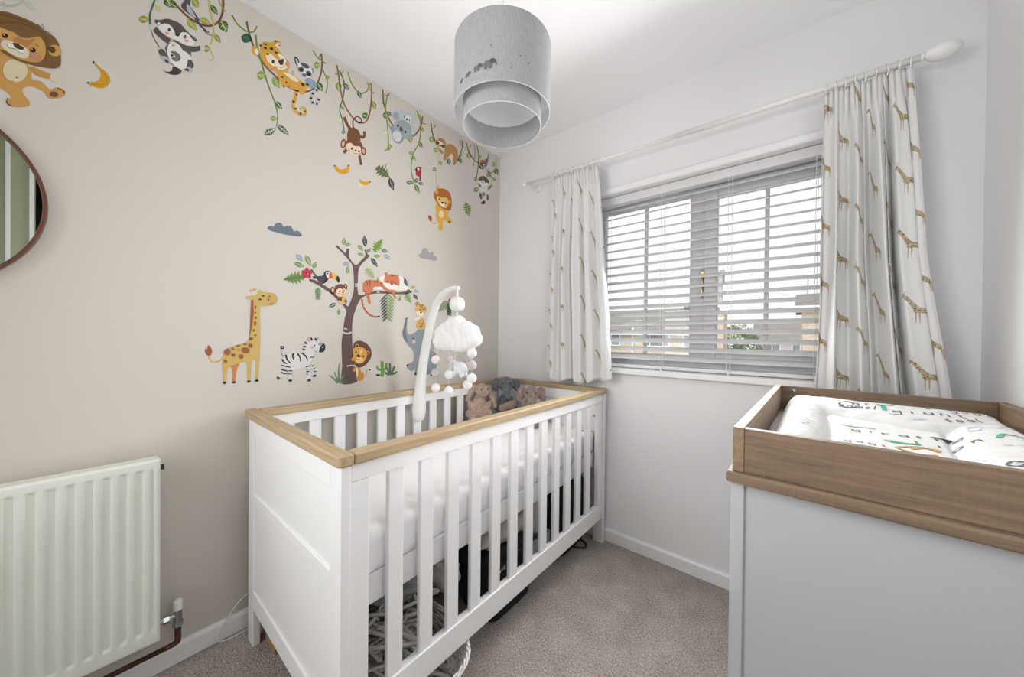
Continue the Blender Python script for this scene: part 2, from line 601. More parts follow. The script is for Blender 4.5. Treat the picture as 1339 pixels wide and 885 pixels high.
# ------------------------------------------------------------------ curtains with printed giraffes
def giraffe_cloth():
    t = NT('giraffe_print_cotton')
    uv = t.n('TexCoord').outputs['UV']
    CW, CH = 0.128, 0.218
    sx = t.n('SeparateXYZ', {0: uv})
    uu = t.math('DIVIDE', sx.outputs[0], CW)
    vv = t.math('DIVIDE', sx.outputs[1], CH)
    colr = t.math('FLOOR', uu)
    odd = t.math('MULTIPLY', t.math('MODULO', t.math('ADD', colr, 100.0), 2.0), 0.5)
    vs = t.math('ADD', vv, odd)
    fx = t.math('MULTIPLY', t.math('SUBTRACT', t.math('FRACT', uu), 0.5), CW)
    fy = t.math('MULTIPLY', t.math('SUBTRACT', t.math('FRACT', vs), 0.5), CH)
    p = t.n('CombineXYZ', {0: t.math('MULTIPLY', fx, 0.92), 1: t.math('MULTIPLY', fy, 0.76), 2: 0.0}).outputs[0]

    def capsule(ax, ay, bx, by, r0, r1):
        A, B = Vector((ax, ay, 0)), Vector((bx, by, 0))
        ba = B - A
        pa = t.n('VectorMath', {0: p, 1: A}, operation='SUBTRACT').outputs[0]
        h = t.math('MULTIPLY', t.n('VectorMath', {0: pa, 1: ba}, operation='DOT_PRODUCT').outputs['Value'], 1 / ba.dot(ba), clamp=True)
        q = t.n('VectorMath', {0: ba, 'Scale': h}, operation='SCALE').outputs[0]
        dd = t.n('VectorMath', {0: pa, 1: q}, operation='DISTANCE').outputs['Value']
        return t.math('SUBTRACT', dd, t.math('MULTIPLY_ADD', h, r1 - r0, r0))
    k = 0.001
    # a giraffe looking left, legs apart; millimetres
    parts = [(-28, 45, -37, 41, 4.4, 2.6), (-27, 44, -3, 4, 3.6, 7.0), (-2, 0, 20, -6, 8.5, 7.0), (-25, 48, -22, 53, 1.5, 1.2),
             (24, -4, 30, -15, 1.6, 1.4)]
    legs = [(-5, -4, -8, -32, 2.6, 1.3), (2, -5, 0, -33, 2.6, 1.3), (18, -8, 20, -32, 2.8, 1.3), (24, -8, 27, -30, 2.6, 1.3)]

    def union(lst):
        d = None
        for c in lst:
            q = capsule(*[x * k for x in c])
            d = q if d is None else t.math('MINIMUM', d, q)
        return d
    body = union(parts)
    leg = union(legs)
    wob = t.math('MULTIPLY', t.math('SUBTRACT', t.noise(uv, 420, 2), 0.5), 0.0035)
    mb = t.math('MULTIPLY', t.math('ADD', body, wob), -900.0, clamp=True)
    ml = t.math('MULTIPLY', t.math('ADD', leg, wob), -800.0, clamp=True)
    spots = t.n('TexVoronoi', {'Vector': uv, 'Scale': 150.0}, feature='DISTANCE_TO_EDGE').outputs['Distance']
    patch = t.ramp(spots, [(0.06, rgb('c6b593')), (0.22, rgb('74644a'))])
    base = t.mixc(t.math('MULTIPLY', t.noise(uv, 30, 2), 0.12), rgb('e6e6e5'), rgb('d8d8d8'))
    c1 = t.mixc(t.math('MULTIPLY', ml, 0.85), base, rgb('a98c66'))
    c2 = t.mixc(t.math('MULTIPLY', mb, 0.92), c1, patch)
    t.link(c2, t.b.inputs['Base Color'])
    t.b.inputs['Roughness'].default_value = 0.9
    t.b.inputs['Specular IOR Level'].default_value = 0.15
    w1 = t.n('TexNoise', {'Vector': t.coords((700, 160, 1), 'UV'), 'Scale': 1.0}).outputs[0]
    t.bump(w1, 0.25, 0.0006)
    tl = t.n('BsdfTranslucent', {0: c2})
    mx = t.n('MixShader', {0: 0.14, 1: t.b.outputs[0], 2: tl.outputs[0]})
    t.link(mx.outputs[0], t.out.inputs[0])
    return t.m


M_giraffe = giraffe_cloth()


def curtain(name, label, tx, bx, mx, zb, folds, cw, seed, y0, amp, group):
    """tx, mx, bx: left and right edges at the top, half way and at the hem"""
    rnd = random.Random(seed)
    NU, NV = 300, 70
    fw = [rnd.uniform(0.7, 1.35) for _ in range(folds)]
    s = sum(fw)
    acc = [0]
    for q in fw:
        acc.append(acc[-1] + q / s)
    fa = [rnd.uniform(0.65, 1.15) for _ in range(folds + 1)]
    fs = [rnd.uniform(-0.5, 0.9) for _ in range(folds + 1)]

    def fold(u):
        for i in range(folds):
            if u <= acc[i + 1] + 1e-9:
                t = (u - acc[i]) / (acc[i + 1] - acc[i])
                return i, t
        return folds - 1, 1.0
    me = bpy.data.meshes.new(name)
    vs, uvs = [], []
    for j in range(NV + 1):
        v = j / NV
        for i in range(NU + 1):
            u = i / NU
            k, t = fold(u)
            a = lerp(fa[k], fa[k + 1], t)
            sk = lerp(fs[k], fs[k + 1], t)
            ph = 2 * pi * (k + t)
            # edges
            def edge(e):
                return lerp(tx[e], mx[e], v * 2) if v < .5 else lerp(mx[e], bx[e], v * 2 - 1)
            x = lerp(edge(0), edge(1), u)
            grow = lerp(0.40, 1.0, sst(0.0, 0.55, v))
            d = amp * a * grow
            wig = sin(ph) + 0.35 * sin(2 * ph + 1.3 + k)
            # pencil pleats near the tape
            tape = 1 - sst(0.035, 0.13, v)
            y = y0 + d * wig * (1 - 0.55 * tape) + 0.006 * sin(2 * pi * folds * 3.3 * u + 0.7) * tape
            x += 0.8 * d * sk * cos(ph) * (1 - 0.6 * tape) + 0.0025 * cos(2 * pi * folds * 3.3 * u) * tape
            y += 0.006 * noise.noise((u * 6 + seed, v * 3.0, 1.7)) * sst(.1, .4, v)
            x += 0.010 * noise.noise((u * 4 + seed, v * 2.2, 5.1)) * sst(.1, .5, v)
            zt = pz(x) - 0.012 - 0.006 * abs(sin(pi * u * 9))
            zz = lerp(zb[0], zb[1], u) + 0.012 * sin(ph * .5 + 1) + zb[2] * (abs(u - .5) * 2) ** 6
            z = lerp(zt, zz, v)
            vs.append((x, min(y, -0.018), z))
            uvs.append((u * cw, (1 - v) * (zt - zz)))
    # cloth coordinates: true length along the pleats at half height
    j0 = NV // 2 * (NU + 1)
    arc = [0.0]
    for i in range(NU):
        arc.append(arc[-1] + (Vector(vs[j0 + i + 1]).xy - Vector(vs[j0 + i]).xy).length)
    uvs = [(arc[i % (NU + 1)] + cw, q[1]) for i, q in enumerate(uvs)]
    fcs = [(j * (NU + 1) + i, j * (NU + 1) + i + 1, (j + 1) * (NU + 1) + i + 1, (j + 1) * (NU + 1) + i) for j in range(NV) for i in range(NU)]
    o0 = Vector((lerp(tx[0], tx[1], .5), y0, zb[0]))
    me.from_pydata([tuple(Vector(p) - o0) for p in vs], [], fcs)
    l = me.uv_layers.new(name='UVMap')
    idx = [0] * len(me.loops)
    me.loops.foreach_get('vertex_index', idx)
    flat = []
    for q in idx:
        flat += uvs[q]
    l.data.foreach_set('uv', flat)
    me.polygons.foreach_set('use_smooth', [True] * len(me.polygons))
    me.materials.append(M_giraffe)
    o = bpy.data.objects.new(name, me)
    o.location = o0
    COL.objects.link(o)
    md = o.modifiers.new('thick', 'SOLIDIFY')
    md.thickness = 0.0018
    md.offset = 0
    return tag(o, label, 'curtain', group)


curtain('curtain', 'giraffe print curtain drawn to the left of the window above the crib end', (0.507, 0.806), (0.472, 0.893), (0.484, 0.845),
        (0.884, 0.893, 0.030), 5, 0.02, 3, -0.098, 0.026, None)
curtain('curtain', 'giraffe print curtain drawn to the right of the window behind the changing unit', (1.716, 1.944), (1.696, 2.058), (1.708, 1.985),
        (0.80, 0.80, 0.0), 5, 0.05, 12, -0.098, 0.034, None)

# ------------------------------------------------------------------ crib
M_oakx = wood('light_oak_x', '97835f', 'bfa988', 'x')
M_oaky = wood('light_oak_y', '97835f', 'bfa988', 'y')
CX0, CX1, CY0, CY1 = 0.082, 0.830, -1.479, -0.030
crib = empty('crib', (0.45, -0.75, 0), 'white slatted crib with light oak top rails against the beige wall', 'crib')


def end_panel(ya, yb, out):
    """ya outer face, yb inner face; out = -1 when the outer face looks to -y"""
    lo, hi = min(ya, yb), max(ya, yb)
    b = MB()
    b.box(CX0, CX0 + 0.058, lo, hi, 0, 0.829).box(CX1 - 0.055, CX1 + 0.004, lo, hi, 0, 0.829)
    b.box(CX0 + .058, CX1 - 0.055, lo, hi, 0.765, 0.829)
    b.box(CX0 + .058, CX1 - 0.055, lo, hi, 0.139, 0.205)
    b.box(CX0 + .058, CX1 - 0.055, lo, hi, 0.530, 0.562)
    e = b.build('end_panel', M_crib, crib, bev=0.003)
    m = 0.006
    for z0, z1 in ((0.205, 0.530), (0.562, 0.765)):
        MB().box(CX0 + .056, CX1 - 0.053, lo + m, hi - m, z0 - .002, z1 + .002).build('panel', M_crib, e)
    poly = []
    c0 = (CX0 - 0.030, lo - 0.010)
    c1 = (CX1 + 0.012, hi + 0.004) if out < 0 else (CX1 + 0.012, hi + 0.006)
    rr = 0.018
    n = 6
    for (cx, cy, a0) in ((c1[0] - rr, c1[1] - rr, 0), (c0[0] + rr, c1[1] - rr, 90), (c0[0] + rr, c0[1] + rr, 180), (c1[0] - rr, c0[1] + rr, 270)):
        inner = (out < 0 and a0 in (0, 90)) or (out > 0 and a0 in (180, 270))
        if inner:
            sx = 1 if a0 in (0, 270) else -1
            sy = 1 if a0 in (0, 90) else -1
            poly.append((cx + sx * rr, cy + sy * rr))
        else:
            for k in range(n + 1):
                t = radians(a0 + 90 * k / n)
                poly.append((cx + rr * cos(t), cy + rr * sin(t)))
    MB().prism(poly, 'z', 0.829, 0.858).build('oak_cap', M_oakx, e, bev=0.005, seg=3, label='light oak capping rail')
    return e


end_panel(CY0, CY0 + 0.024, -1)
end_panel(CY1, CY1 - 0.024, 1)


def side_panel(x0, x1, bars, cap0, cap1):
    y0, y1 = CY0 + 0.026, CY1 - 0.026
    b = MB()
    b.box(x0, x1, y0, y1, 0.783, 0.829).box(x0, x1, y0, y1, 0.139, 0.222)
    b.box(x0 + .001, x1 - .001, y0, y0 + 0.048, 0.222, 0.783).box(x0 + .001, x1 - .001, y1 - 0.048, y1, 0.222, 0.783)
    e = b.build('side_panel', M_crib, crib, bev=0.003)
    xm = (x0 + x1) / 2
    bar = MB().box(xm - .008, xm + .008, bars[0], bars[0] + 0.0465, 0.215, 0.790).build('bar', M_crib, e, bev=0.003)
    for y in bars[1:]:
        o = bar.copy()
        COL.objects.link(o)
        o.location = (0, y - bars[0], 0)
    MB().box(cap0, cap1, CY0 + 0.0295, CY1 - 0.0315, 0.829, 0.857).build('oak_cap', M_oaky, e, bev=0.005, seg=3, label='light oak capping rail')
    b = MB()
    for (y, z) in ((y1 - 0.03, 0.70), (y1 - 0.03, 0.36), (y0 + 0.03, 0.70), (y0 + 0.03, 0.36)):
        b.lathe([(0.0005, 0.001), (0.006, 0.001), (0.006, -0.002)], (x0 if x0 > .4 else x1, y, z), 'x', 12)
    return e


side_panel(0.802, 0.828, [-1.350 + 0.1015 * k for k in range(12)], 0.796, 0.840)
side_panel(CX0 - .004, CX0 + .020, [-1.378 + 0.1015 * k for k in range(13)], CX0 - .014, CX0 + .030)
for z in (0.70, 0.36):                                     # bolt heads on the far post
    MB().lathe([(0.0005, -0.0035), (0.005, -0.003), (0.0065, 0.001), (0.0065, 0.002)], (0.775, CY1 - 0.026, z), 'y', 14).build('bolt_head', M_chrome, crib, smooth=True)
b = MB()
b.box(0.765, 0.787, CY0 + .030, CY1 - .030, 0.425, 0.505).box(0.104, 0.126, CY0 + .030, CY1 - .030, 0.425, 0.505)
b.box(0.126, 0.765, CY0 + .030, CY0 + .052, 0.425, 0.505).box(0.126, 0.765, CY1 - .052, CY1 - .030, 0.425, 0.505)
base = b.build('mattress_base', M_crib, crib, bev=0.002)
sl_ = MB().box(0.126, 0.765, CY0 + .09, CY0 + .15, 0.490, 0.504).build('slat', M_crib, base)
for k in range(1, 12):
    o = sl_.copy()
    COL.objects.link(o)
    o.location = (0, 0.112 * k, 0)

# mattress under a fitted sheet
M_sheet = plain('white_cotton_sheet', 'f0f0f1', 0.85, bump=(14, 0.5, 0.006))


def mattress():
    b = MB()
    x0, x1, y0, y1, z0, z1 = 0.112, 0.790, CY0 + .032, CY1 - .033, 0.506, 0.622
    NX, NY = 26, 60
    ring_n = 10
    # a rounded slab with creases along its edge
    def pt(u, v):
        return None
    vs, fs = [], []
    r = 0.030

    def rail(t):      # perimeter of a rounded rectangle, t in 0..1
        W, H = x1 - x0 - 2 * r, y1 - y0 - 2 * r
        L = 2 * (W + H) + 2 * pi * r
        d = t * L
        segs = [(W, 'b'), (pi * r / 2, 'c0'), (H, 'r'), (pi * r / 2, 'c1'), (W, 't'), (pi * r / 2, 'c2'), (H, 'l'), (pi * r / 2, 'c3')]
        for ln, nm in segs:
            if d <= ln + 1e-9:
                q = d / ln
                if nm == 'b':
                    return (x0 + r + W * q, y0)
                if nm == 'r':
                    return (x1, y0 + r + H * q)
                if nm == 't':
                    return (x1 - r - W * q, y1)
                if nm == 'l':
                    return (x0, y1 - r - H * q)
                k = int(nm[1])
                cx, cy = ((x1 - r, y0 + r), (x1 - r, y1 - r), (x0 + r, y1 - r), (x0 + r, y0 + r))[k]
                a = radians(-90 + 90 * k + 90 * q)
                return (cx + r * cos(a), cy + r * sin(a))
            d -= ln
        return (x0 + r, y0)
    N = 360
    prof = [(0.010, 0.0), (0.001, 0.012), (0.0, 0.03), (0.0, 0.06), (0.0, 0.085), (0.003, 0.100), (0.012, 0.111), (0.028, 0.116), (0.06, 0.118)]
    cx_, cy_ = (x0 + x1) / 2, (y0 + y1) / 2
    for (ins, h) in prof:
        for i in range(N):
            x, y = rail(i / N)
            wr = 0.008 * noise.noise((x * 14, y * 14, h * 22)) * (1 if 0.005 < h < .112 else 0.3)
            wr += 0.009 * noise.noise((x * 34, y * 34 + h * 60, h * 8)) * (1 if 0.005 < h < .11 else 0)
            ddx, ddy = cx_ - x, cy_ - y
            nx = ins + wr
            x2 = x + (nx if x < x0 + r else (-nx if x > x1 - r else 0))
            y2 = y + (nx if y < y0 + r else (-nx if y > y1 - r else 0))
            vs.append((x2, y2, z0 + h + 0.002 * noise.noise((x * 9, y * 9, 3))))
    m = len(prof)
    for j in range(m - 1):
        for i in range(N):
            fs.append((j * N + i, j * N + (i + 1) % N, (j + 1) * N + (i + 1) % N, (j + 1) * N + i))
    fs.append(tuple(range((m - 1) * N, m * N)))
    fs.append(tuple(range(N))[::-1])
    b._add(vs, fs)
    o = b.build('mattress', M_sheet, smooth=True)
    return tag(o, 'white sheeted mattress lying inside the slatted crib', 'mattress')


mattress()

# ------------------------------------------------------------------ changing unit
M_tray = wood('sawn_oak_x', '5b4b3c', '826c57', 'x', 0.55, 0.14)
M_trayy = wood('sawn_oak_y', '66543f', '947c63', 'y', 0.55, 0.14)
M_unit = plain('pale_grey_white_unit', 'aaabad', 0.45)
YAW = radians(-2.2)
UX0, UX1, UY0, UY1 = 1.557, 2.072, -1.062, -0.212
unit = empty('changing_unit', (UX0, UY0, 0), 'white chest of the changing station with an oak top by the right wall', 'dresser')
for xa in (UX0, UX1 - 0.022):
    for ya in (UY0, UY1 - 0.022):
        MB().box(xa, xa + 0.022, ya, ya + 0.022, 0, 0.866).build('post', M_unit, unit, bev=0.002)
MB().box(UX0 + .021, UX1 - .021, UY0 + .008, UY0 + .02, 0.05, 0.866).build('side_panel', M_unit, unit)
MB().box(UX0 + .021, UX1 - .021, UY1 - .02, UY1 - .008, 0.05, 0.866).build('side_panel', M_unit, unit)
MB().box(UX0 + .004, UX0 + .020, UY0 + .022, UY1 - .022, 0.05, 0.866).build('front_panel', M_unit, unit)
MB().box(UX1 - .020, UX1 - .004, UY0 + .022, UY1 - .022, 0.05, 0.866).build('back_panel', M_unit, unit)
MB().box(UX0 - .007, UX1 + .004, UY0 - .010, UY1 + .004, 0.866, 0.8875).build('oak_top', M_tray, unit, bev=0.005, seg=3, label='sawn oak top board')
unit.rotation_euler = (0, 0, YAW)
tray = empty('changing_tray', (UX0, UY0, 0.8875), 'sawn oak changing tray holding the padded mat on the white chest', 'tray')
TT, TZ0, TZ1 = 0.018, 0.8875, 0.972
MB().box(UX0 + .003, UX0 + .003 + TT, UY0, UY1, TZ0, TZ1).build('side_board', M_trayy, tray, bev=0.0012)
MB().box(UX1 - TT, UX1, UY0, UY1, TZ0, TZ1).build('side_board', M_trayy, tray, bev=0.0012)
MB().box(UX0 + .003 + TT, UX1 - TT, UY0 + .002, UY0 + .002 + TT, TZ0, TZ1 - 0.001).build('end_board', M_tray, tray, bev=0.0012)
MB().box(UX0 + .003 + TT, UX1 - TT, UY1 - .002 - TT, UY1 - .002, TZ0, TZ1 - 0.001).build('end_board', M_tray, tray, bev=0.0012)
b = MB()
b.lathe([(0.0005, -0.002), (0.003, -0.002), (0.0035, -0.001), (0.006, -0.001), (0.007, 0.001)], (UX0 + 0.055, UY1 - .002 - TT, 0.955), 'y', 14)
b.build('bolt_head', M_chrome, tray, smooth=True)
tray.rotation_euler = (0, 0, YAW)


def mat_print():
    t = NT('alphabet_print_vinyl')
    t.b.inputs['Base Color'].default_value = rgb('cbcbca')
    t.b.inputs['Roughness'].default_value = 0.6
    v = t.coords()
    t.bump(t.noise(v, 38, 3), 0.35, 0.006)
    return t.m


M_mat = mat_print()
MX0, MX1, MY0, MY1 = UX0 + 0.034, UX1 - 0.030, UY0 + 0.034, UY1 - 0.032


def mat_h(x, y):
    """height of the mat above the tray floor"""
    u = (x - MX0) / (MX1 - MX0)
    w_ = (y - MY0) / (MY1 - MY0)
    ws = lerp(0.79, 0.66, sst(0.15, 0.7, u))                 # seam of the raised end
    us = 0.255 - 0.10 * (w_ - 0.5) ** 2 * 2                  # seam of the left bolster
    vs_ = 0.685 - 0.03 * sin(w_ * 6)                         # seam of the right bolster
    back = sst(ws - .01, ws + .04, w_)
    left = (1 - sst(us - .05, us, u)) * (1 - sst(ws - .03, ws, w_))
    right = sst(vs_, vs_ + .06, u) * (1 - sst(ws - .01, ws + .02, w_) * .5)
    hl = 0.034 * sin(pi * min(1, max(0, u / us))) ** .7 * left
    hr = 0.034 * sin(pi * min(1, max(0, (u - vs_) / (1.02 - vs_)))) ** .7 * right
    hb = 0.034 * sin(pi * min(1, max(0, (w_ - ws) / (1.02 - ws)))) ** .7 * back
    seam = (0.010 * math.exp(-((u - us) / 0.012) ** 2) + 0.010 * math.exp(-((u - vs_) / 0.012) ** 2)) * (1 - back)
    seam2 = 0.009 * math.exp(-((w_ - ws) / 0.010) ** 2)
    h = 0.028 + max(hl, hr, hb) - seam - seam2
    ex = min(u, 1 - u) * (MX1 - MX0)
    ey = min(w_, 1 - w_) * (MY1 - MY0)
    e = min(ex, ey)
    h *= (1 - (1 - min(1, e / 0.045)) ** 2.6)
    h += (0.0030 * noise.noise((x * 26, y * 16, 0.4)) + 0.0035 * noise.noise((x * 9, y * 62, 2.4)) * max(left, right, back)) * min(1, e / .03)
    return max(0.001, h)


b = MB()
b.grid(110, 190, lambda u, v: (lerp(MX0, MX1, u), lerp(MY0, MY1, v), 0.8885 + mat_h(lerp(MX0, MX1, u), lerp(MY0, MY1, v))))
b._add([(MX0, MY0, 0.8885), (MX1, MY0, 0.8885), (MX1, MY1, 0.8885), (MX0, MY1, 0.8885)], [(0, 1, 2, 3)])
cmat = empty('changing_mat', (UX0, UY0, 0.8885), 'padded white changing mat printed with animals and letters in the tray', 'changing mat')
b.build('cushion', M_mat, cmat, smooth=True)
cmat.rotation_euler = (0, 0, YAW)


def mat_pt(x, y, dz=0.0012):
    return (x, y, 0.8885 + mat_h(x, y) + dz)


M_ink = plain('black_print', '4a4a4c', 0.6)
M_grn = plain('green_print', '3fa080', 0.6)
M_tan = plain('tan_print', 'b08a4e', 0.6)
M_blu = plain('grey_blue_print', 'aeb9c4', 0.6)


def mat_stroke(b, pts, w_):
    """a flat printed line that follows the mat's surface"""
    p = crv([(x, y, 0) for x, y in pts], 6)
    vs, fs = [], []
    for i, q in enumerate(p):
        d = p[min(i + 1, len(p) - 1)] - p[max(i - 1, 0)]
        d = d.normalized() if d.length > 1e-9 else Vector((1, 0, 0))
        nn = Vector((-d.y, d.x, 0)) * w_ * .5
        vs += [mat_pt(q.x + nn.x, q.y + nn.y), mat_pt(q.x - nn.x, q.y - nn.y)]
    for i in range(len(p) - 1):
        fs.append((2 * i, 2 * i + 1, 2 * i + 3, 2 * i + 2))
    b._add(vs, fs)


GL = {  # strokes of the printed capitals and words, unit box, y up
    'A': [[(0, 0), (.5, 1), (1, 0)], [(.2, .4), (.8, .4)]], 'M': [[(0, 0), (.15, 1), (.5, .3), (.85, 1), (1, 0)]],
    'C': [[(.95, .85), (.5, 1), (.05, .5), (.5, 0), (.95, .15)]], 'T': [[(0, 1), (1, 1)], [(.5, 1), (.5, 0)]],
    'G': [[(.95, .85), (.5, 1), (.05, .5), (.5, 0), (.95, .2), (.95, .45), (.6, .45)]], 'K': [[(0, 0), (0, 1)], [(.9, 1), (.05, .5), (.95, 0)]],
    'h': [[(0, 0), (0, 1)], [(0, .45), (.5, .6), (.7, 0)]], 'i': [[(.3, 0), (.3, .6)]], 'p': [[(0, -.4), (0, .6), (.6, .5), (.5, .05), (0, .1)]],
    'o': [[(.3, .6), (0, .3), (.3, 0), (.6, .3), (.3, .6)]], 'g': [[(.6, .55), (.1, .5), (.1, .1), (.6, .2), (.6, .6), (.6, -.3), (.1, -.35)]],
    'e': [[(0, .3), (.6, .35), (.3, .6), (0, .3), (.3, 0), (.6, .1)]], 'r': [[(0, 0), (0, .6)], [(0, .4), (.5, .6)]], 'a': [[(.6, .5), (.2, .6), (0, .3), (.3, 0), (.6, .3), (.6, .6), (.65, 0)]],
    'f': [[(.5, 1), (.2, .9), (.2, 0)], [(0, .55), (.45, .55)]],
    't': [[(.2, 1), (.2, .1), (.5, 0)], [(0, .65), (.5, .65)]], 'c': [[(.6, .5), (.2, .6), (0, .3), (.3, 0), (.6, .1)]], 'm': [[(0, 0), (0, .6)], [(0, .4), (.3, .6), (.4, 0)], [(.4, .4), (.7, .6), (.8, 0)]],
    'n': [[(0, 0), (0, .6)], [(0, .4), (.4, .6), (.6, 0)]], 'u': [[(0, .6), (.1, 0), (.5, .1), (.6, .6)]], 's': [[(.5, .55), (.1, .5), (.5, .2), (.1, 0)]], 'l': [[(0, 1), (0, 0), (.2, 0)]],
}


def mat_word(b, txt, x, y, s, w_, ang=0.0, gap=.95):
    ca, sa = cos(ang), sin(ang)
    for i, ch in enumerate(txt):
        for st in GL[ch]:
            mat_stroke(b, [(x + ((px * .8 + i * gap) * ca - py * sa) * s, y + ((px * .8 + i * gap) * sa + py * ca) * s) for px, py in st], w_)


def mat_animal(b, x, y, s, kind):
    if kind == 'fish':
        out = [(-1, 0), (-.4, .35), (.3, .3), (.8, .05), (1.2, .35), (1.15, -.3), (.8, -.05), (.2, -.3), (-.5, -.25)]
    elif kind == 'bird':
        out = [(-1, .1), (-.6, .35), (-.1, .45), (.4, .2), (1.2, -.5), (.8, -.5), (.3, -.15), (.25, -.7), (.1, -.7), (.05, -.15), (-.5, -.1)]
    else:
        out = [(-1, -.6), (-.9, .2), (-.5, .5), (.3, .5), (.7, .8), (1.1, .6), (.9, .2), (.8, -.6), (.6, -.6), (.55, 0), (-.5, -.05), (-.7, -.6)]
    vs = [mat_pt(x + px * s, y + py * s) for px, py in out]
    c = mat_pt(x, y + .1 * s)
    b._add(vs + [c], [(i, (i + 1) % len(vs), len(vs)) for i in range(len(vs))])


INK = {'ink': M_ink, 'green': M_grn, 'tan': M_tan, 'blue': M_blu}


def prn(fn, k, *a, name='printed_word'):
    b = MB()
    fn(b, *a)
    b.build(name, INK[k], cmat)


W2, H2 = MX1 - MX0, MY1 - MY0


def mp(u, v):
    return (MX0 + u * W2, MY0 + v * H2)


rr = random.Random(5)
prn(mat_word, 'ink', 'hippo', *mp(.42, .16), .036, .0035, .1)
prn(mat_word, 'ink', 'giraffe', *mp(.34, .50), .028, .003)
prn(mat_word, 'ink', 'lion', *mp(.56, .42), .026, .003)
prn(mat_word, 'ink', 'C', *mp(.30, .80), .050, .005)
prn(mat_word, 'ink', 'ate', *mp(.37, .82), .026, .003)
prn(mat_word, 'green', 'T', *mp(.46, .78), .055, .010)
prn(mat_word, 'ink', 'giant', *mp(.54, .76), .030, .003)
prn(mat_word, 'green', 'A', *mp(.70, .86), .055, .009)
prn(mat_word, 'green', 'A', *mp(.80, .44), .060, .008)
prn(mat_word, 'ink', 'M', *mp(.90, .22), .060, .007)
prn(mat_word, 'ink', 'C', *mp(.93, .06), .060, .005)
prn(mat_word, 'tan', 'C', *mp(.47, .29), .070, .007)
prn(mat_animal, 'green', *mp(.80, .11), .050, 'bird', name='printed_animal')
prn(mat_animal, 'green', *mp(.50, .41), .026, 'fish', name='printed_animal')
prn(mat_animal, 'tan', *mp(.30, .93), .034, 'fish', name='printed_animal')
prn(mat_animal, 'tan', *mp(.57, .36), .022, 'beast', name='printed_animal')
prn(mat_animal, 'blue', *mp(.50, .09), .040, 'fish', name='printed_animal')
prn(mat_animal, 'blue', *mp(.36, .57), .030, 'fish', name='printed_animal')
prn(mat_animal, 'blue', *mp(.62, .93), .045, 'fish', name='printed_animal')
prn(mat_animal, 'blue', *mp(.86, .60), .045, 'beast', name='printed_animal')
prn(mat_animal, 'blue', *mp(.10, .30), .030, 'beast', name='printed_animal')
prn(mat_animal, 'ink', *mp(.66, .54), .016, 'fish', name='printed_animal')
dash = MB()
for k in range(26):                                  # small grey dashes: grass and footprints of the print
    u, v = rr.random() * .9 + .05, rr.random() * .9 + .05
    x, y = mp(u, v)
    mat_stroke(dash, [(x, y), (x + rr.uniform(.01, .03), y + rr.uniform(-.006, .006))], .0028)
for k in range(7):                                   # small words in the print
    x, y = mp(rr.choice((.06, .08, .74, .78, .3)), rr.random() * .8 + .05)
    prn(mat_word, 'ink', rr.choice(('cat', 'seal', 'goat', 'camel')), x, y, .020, .0022, rr.uniform(-.3, .3))
dash.build('printed_dashes', M_blu, cmat, kind='stuff')
# ------------------------------------------------------------------ pendant lamp
def linen(name, lo, hi):
    t = NT(name)
    a = t.noise(t.coords((900, 900, 60)), 1.0, 3)
    c = t.noise(t.coords((60, 60, 900)), 1.0, 2)
    f = t.math('MULTIPLY_ADD', c, 0.35, t.math('MULTIPLY', a, 0.7))
    col = t.ramp(f, [(0.3, rgb(lo)), (0.72, rgb(hi))])
    t.link(col, t.b.inputs['Base Color'])
    t.b.inputs['Roughness'].default_value = 0.9
    t.bump(f, 0.3, 0.0006)
    tl = t.n('BsdfTranslucent', {0: col})
    mx = t.n('MixShader', {0: 0.30, 1: t.b.outputs[0], 2: tl.outputs[0]})
    t.link(mx.outputs[0], t.out.inputs[0])
    return t.m


M_linen = linen('grey_linen', 'a9abae', 'cccdd0')
M_lining = plain('white_shade_lining', 'f0f0f0', 0.6)
M_rim = plain('pale_grey_rim', 'c4c5c6', 0.6)
LX, LY = 1.054, -1.172
lamp = empty('pendant_lamp', (LX, LY, RH), 'two tier grey linen drum pendant lamp hanging from the ceiling', 'pendant lamp')
MB().tube([(LX, LY, 1.86), (LX, LY, RH - .02)], 0.0028, 8).build('cord', M_cord, lamp, smooth=True)
MB().lathe([(0.0005, 0), (0.05, 0), (0.048, -0.012), (0.03, -0.026), (0.0005, -0.03)], (LX, LY, RH), 'z', 28).build('ceiling_rose', M_plastic, lamp, smooth=True)


def drum(name, r, z0, z1, label):
    n = 72
    th = 0.0016
    b = MB()
    b.lathe([(r, z0), (r, z1)], (LX, LY, 0), 'z', n)
    o = b.build(name, M_linen, lamp, smooth=True, label=label)
    MB().lathe([(r - th, z0), (r - th, z1)], (LX, LY, 0), 'z', n).build('lining', M_lining if name == 'outer_shade' else M_linen, o, smooth=True)
    for z in (z0, z1):
        b = MB()
        b.lathe([(r - .0016, z - .0006), (r + .0004, z - .0006), (r + .0004, z + .0012), (r - .0016, z + .0012)], (LX, LY, 0), 'z', n, close=True)
        b.build('rim', M_rim if z == z0 else M_linen, o)
    return o


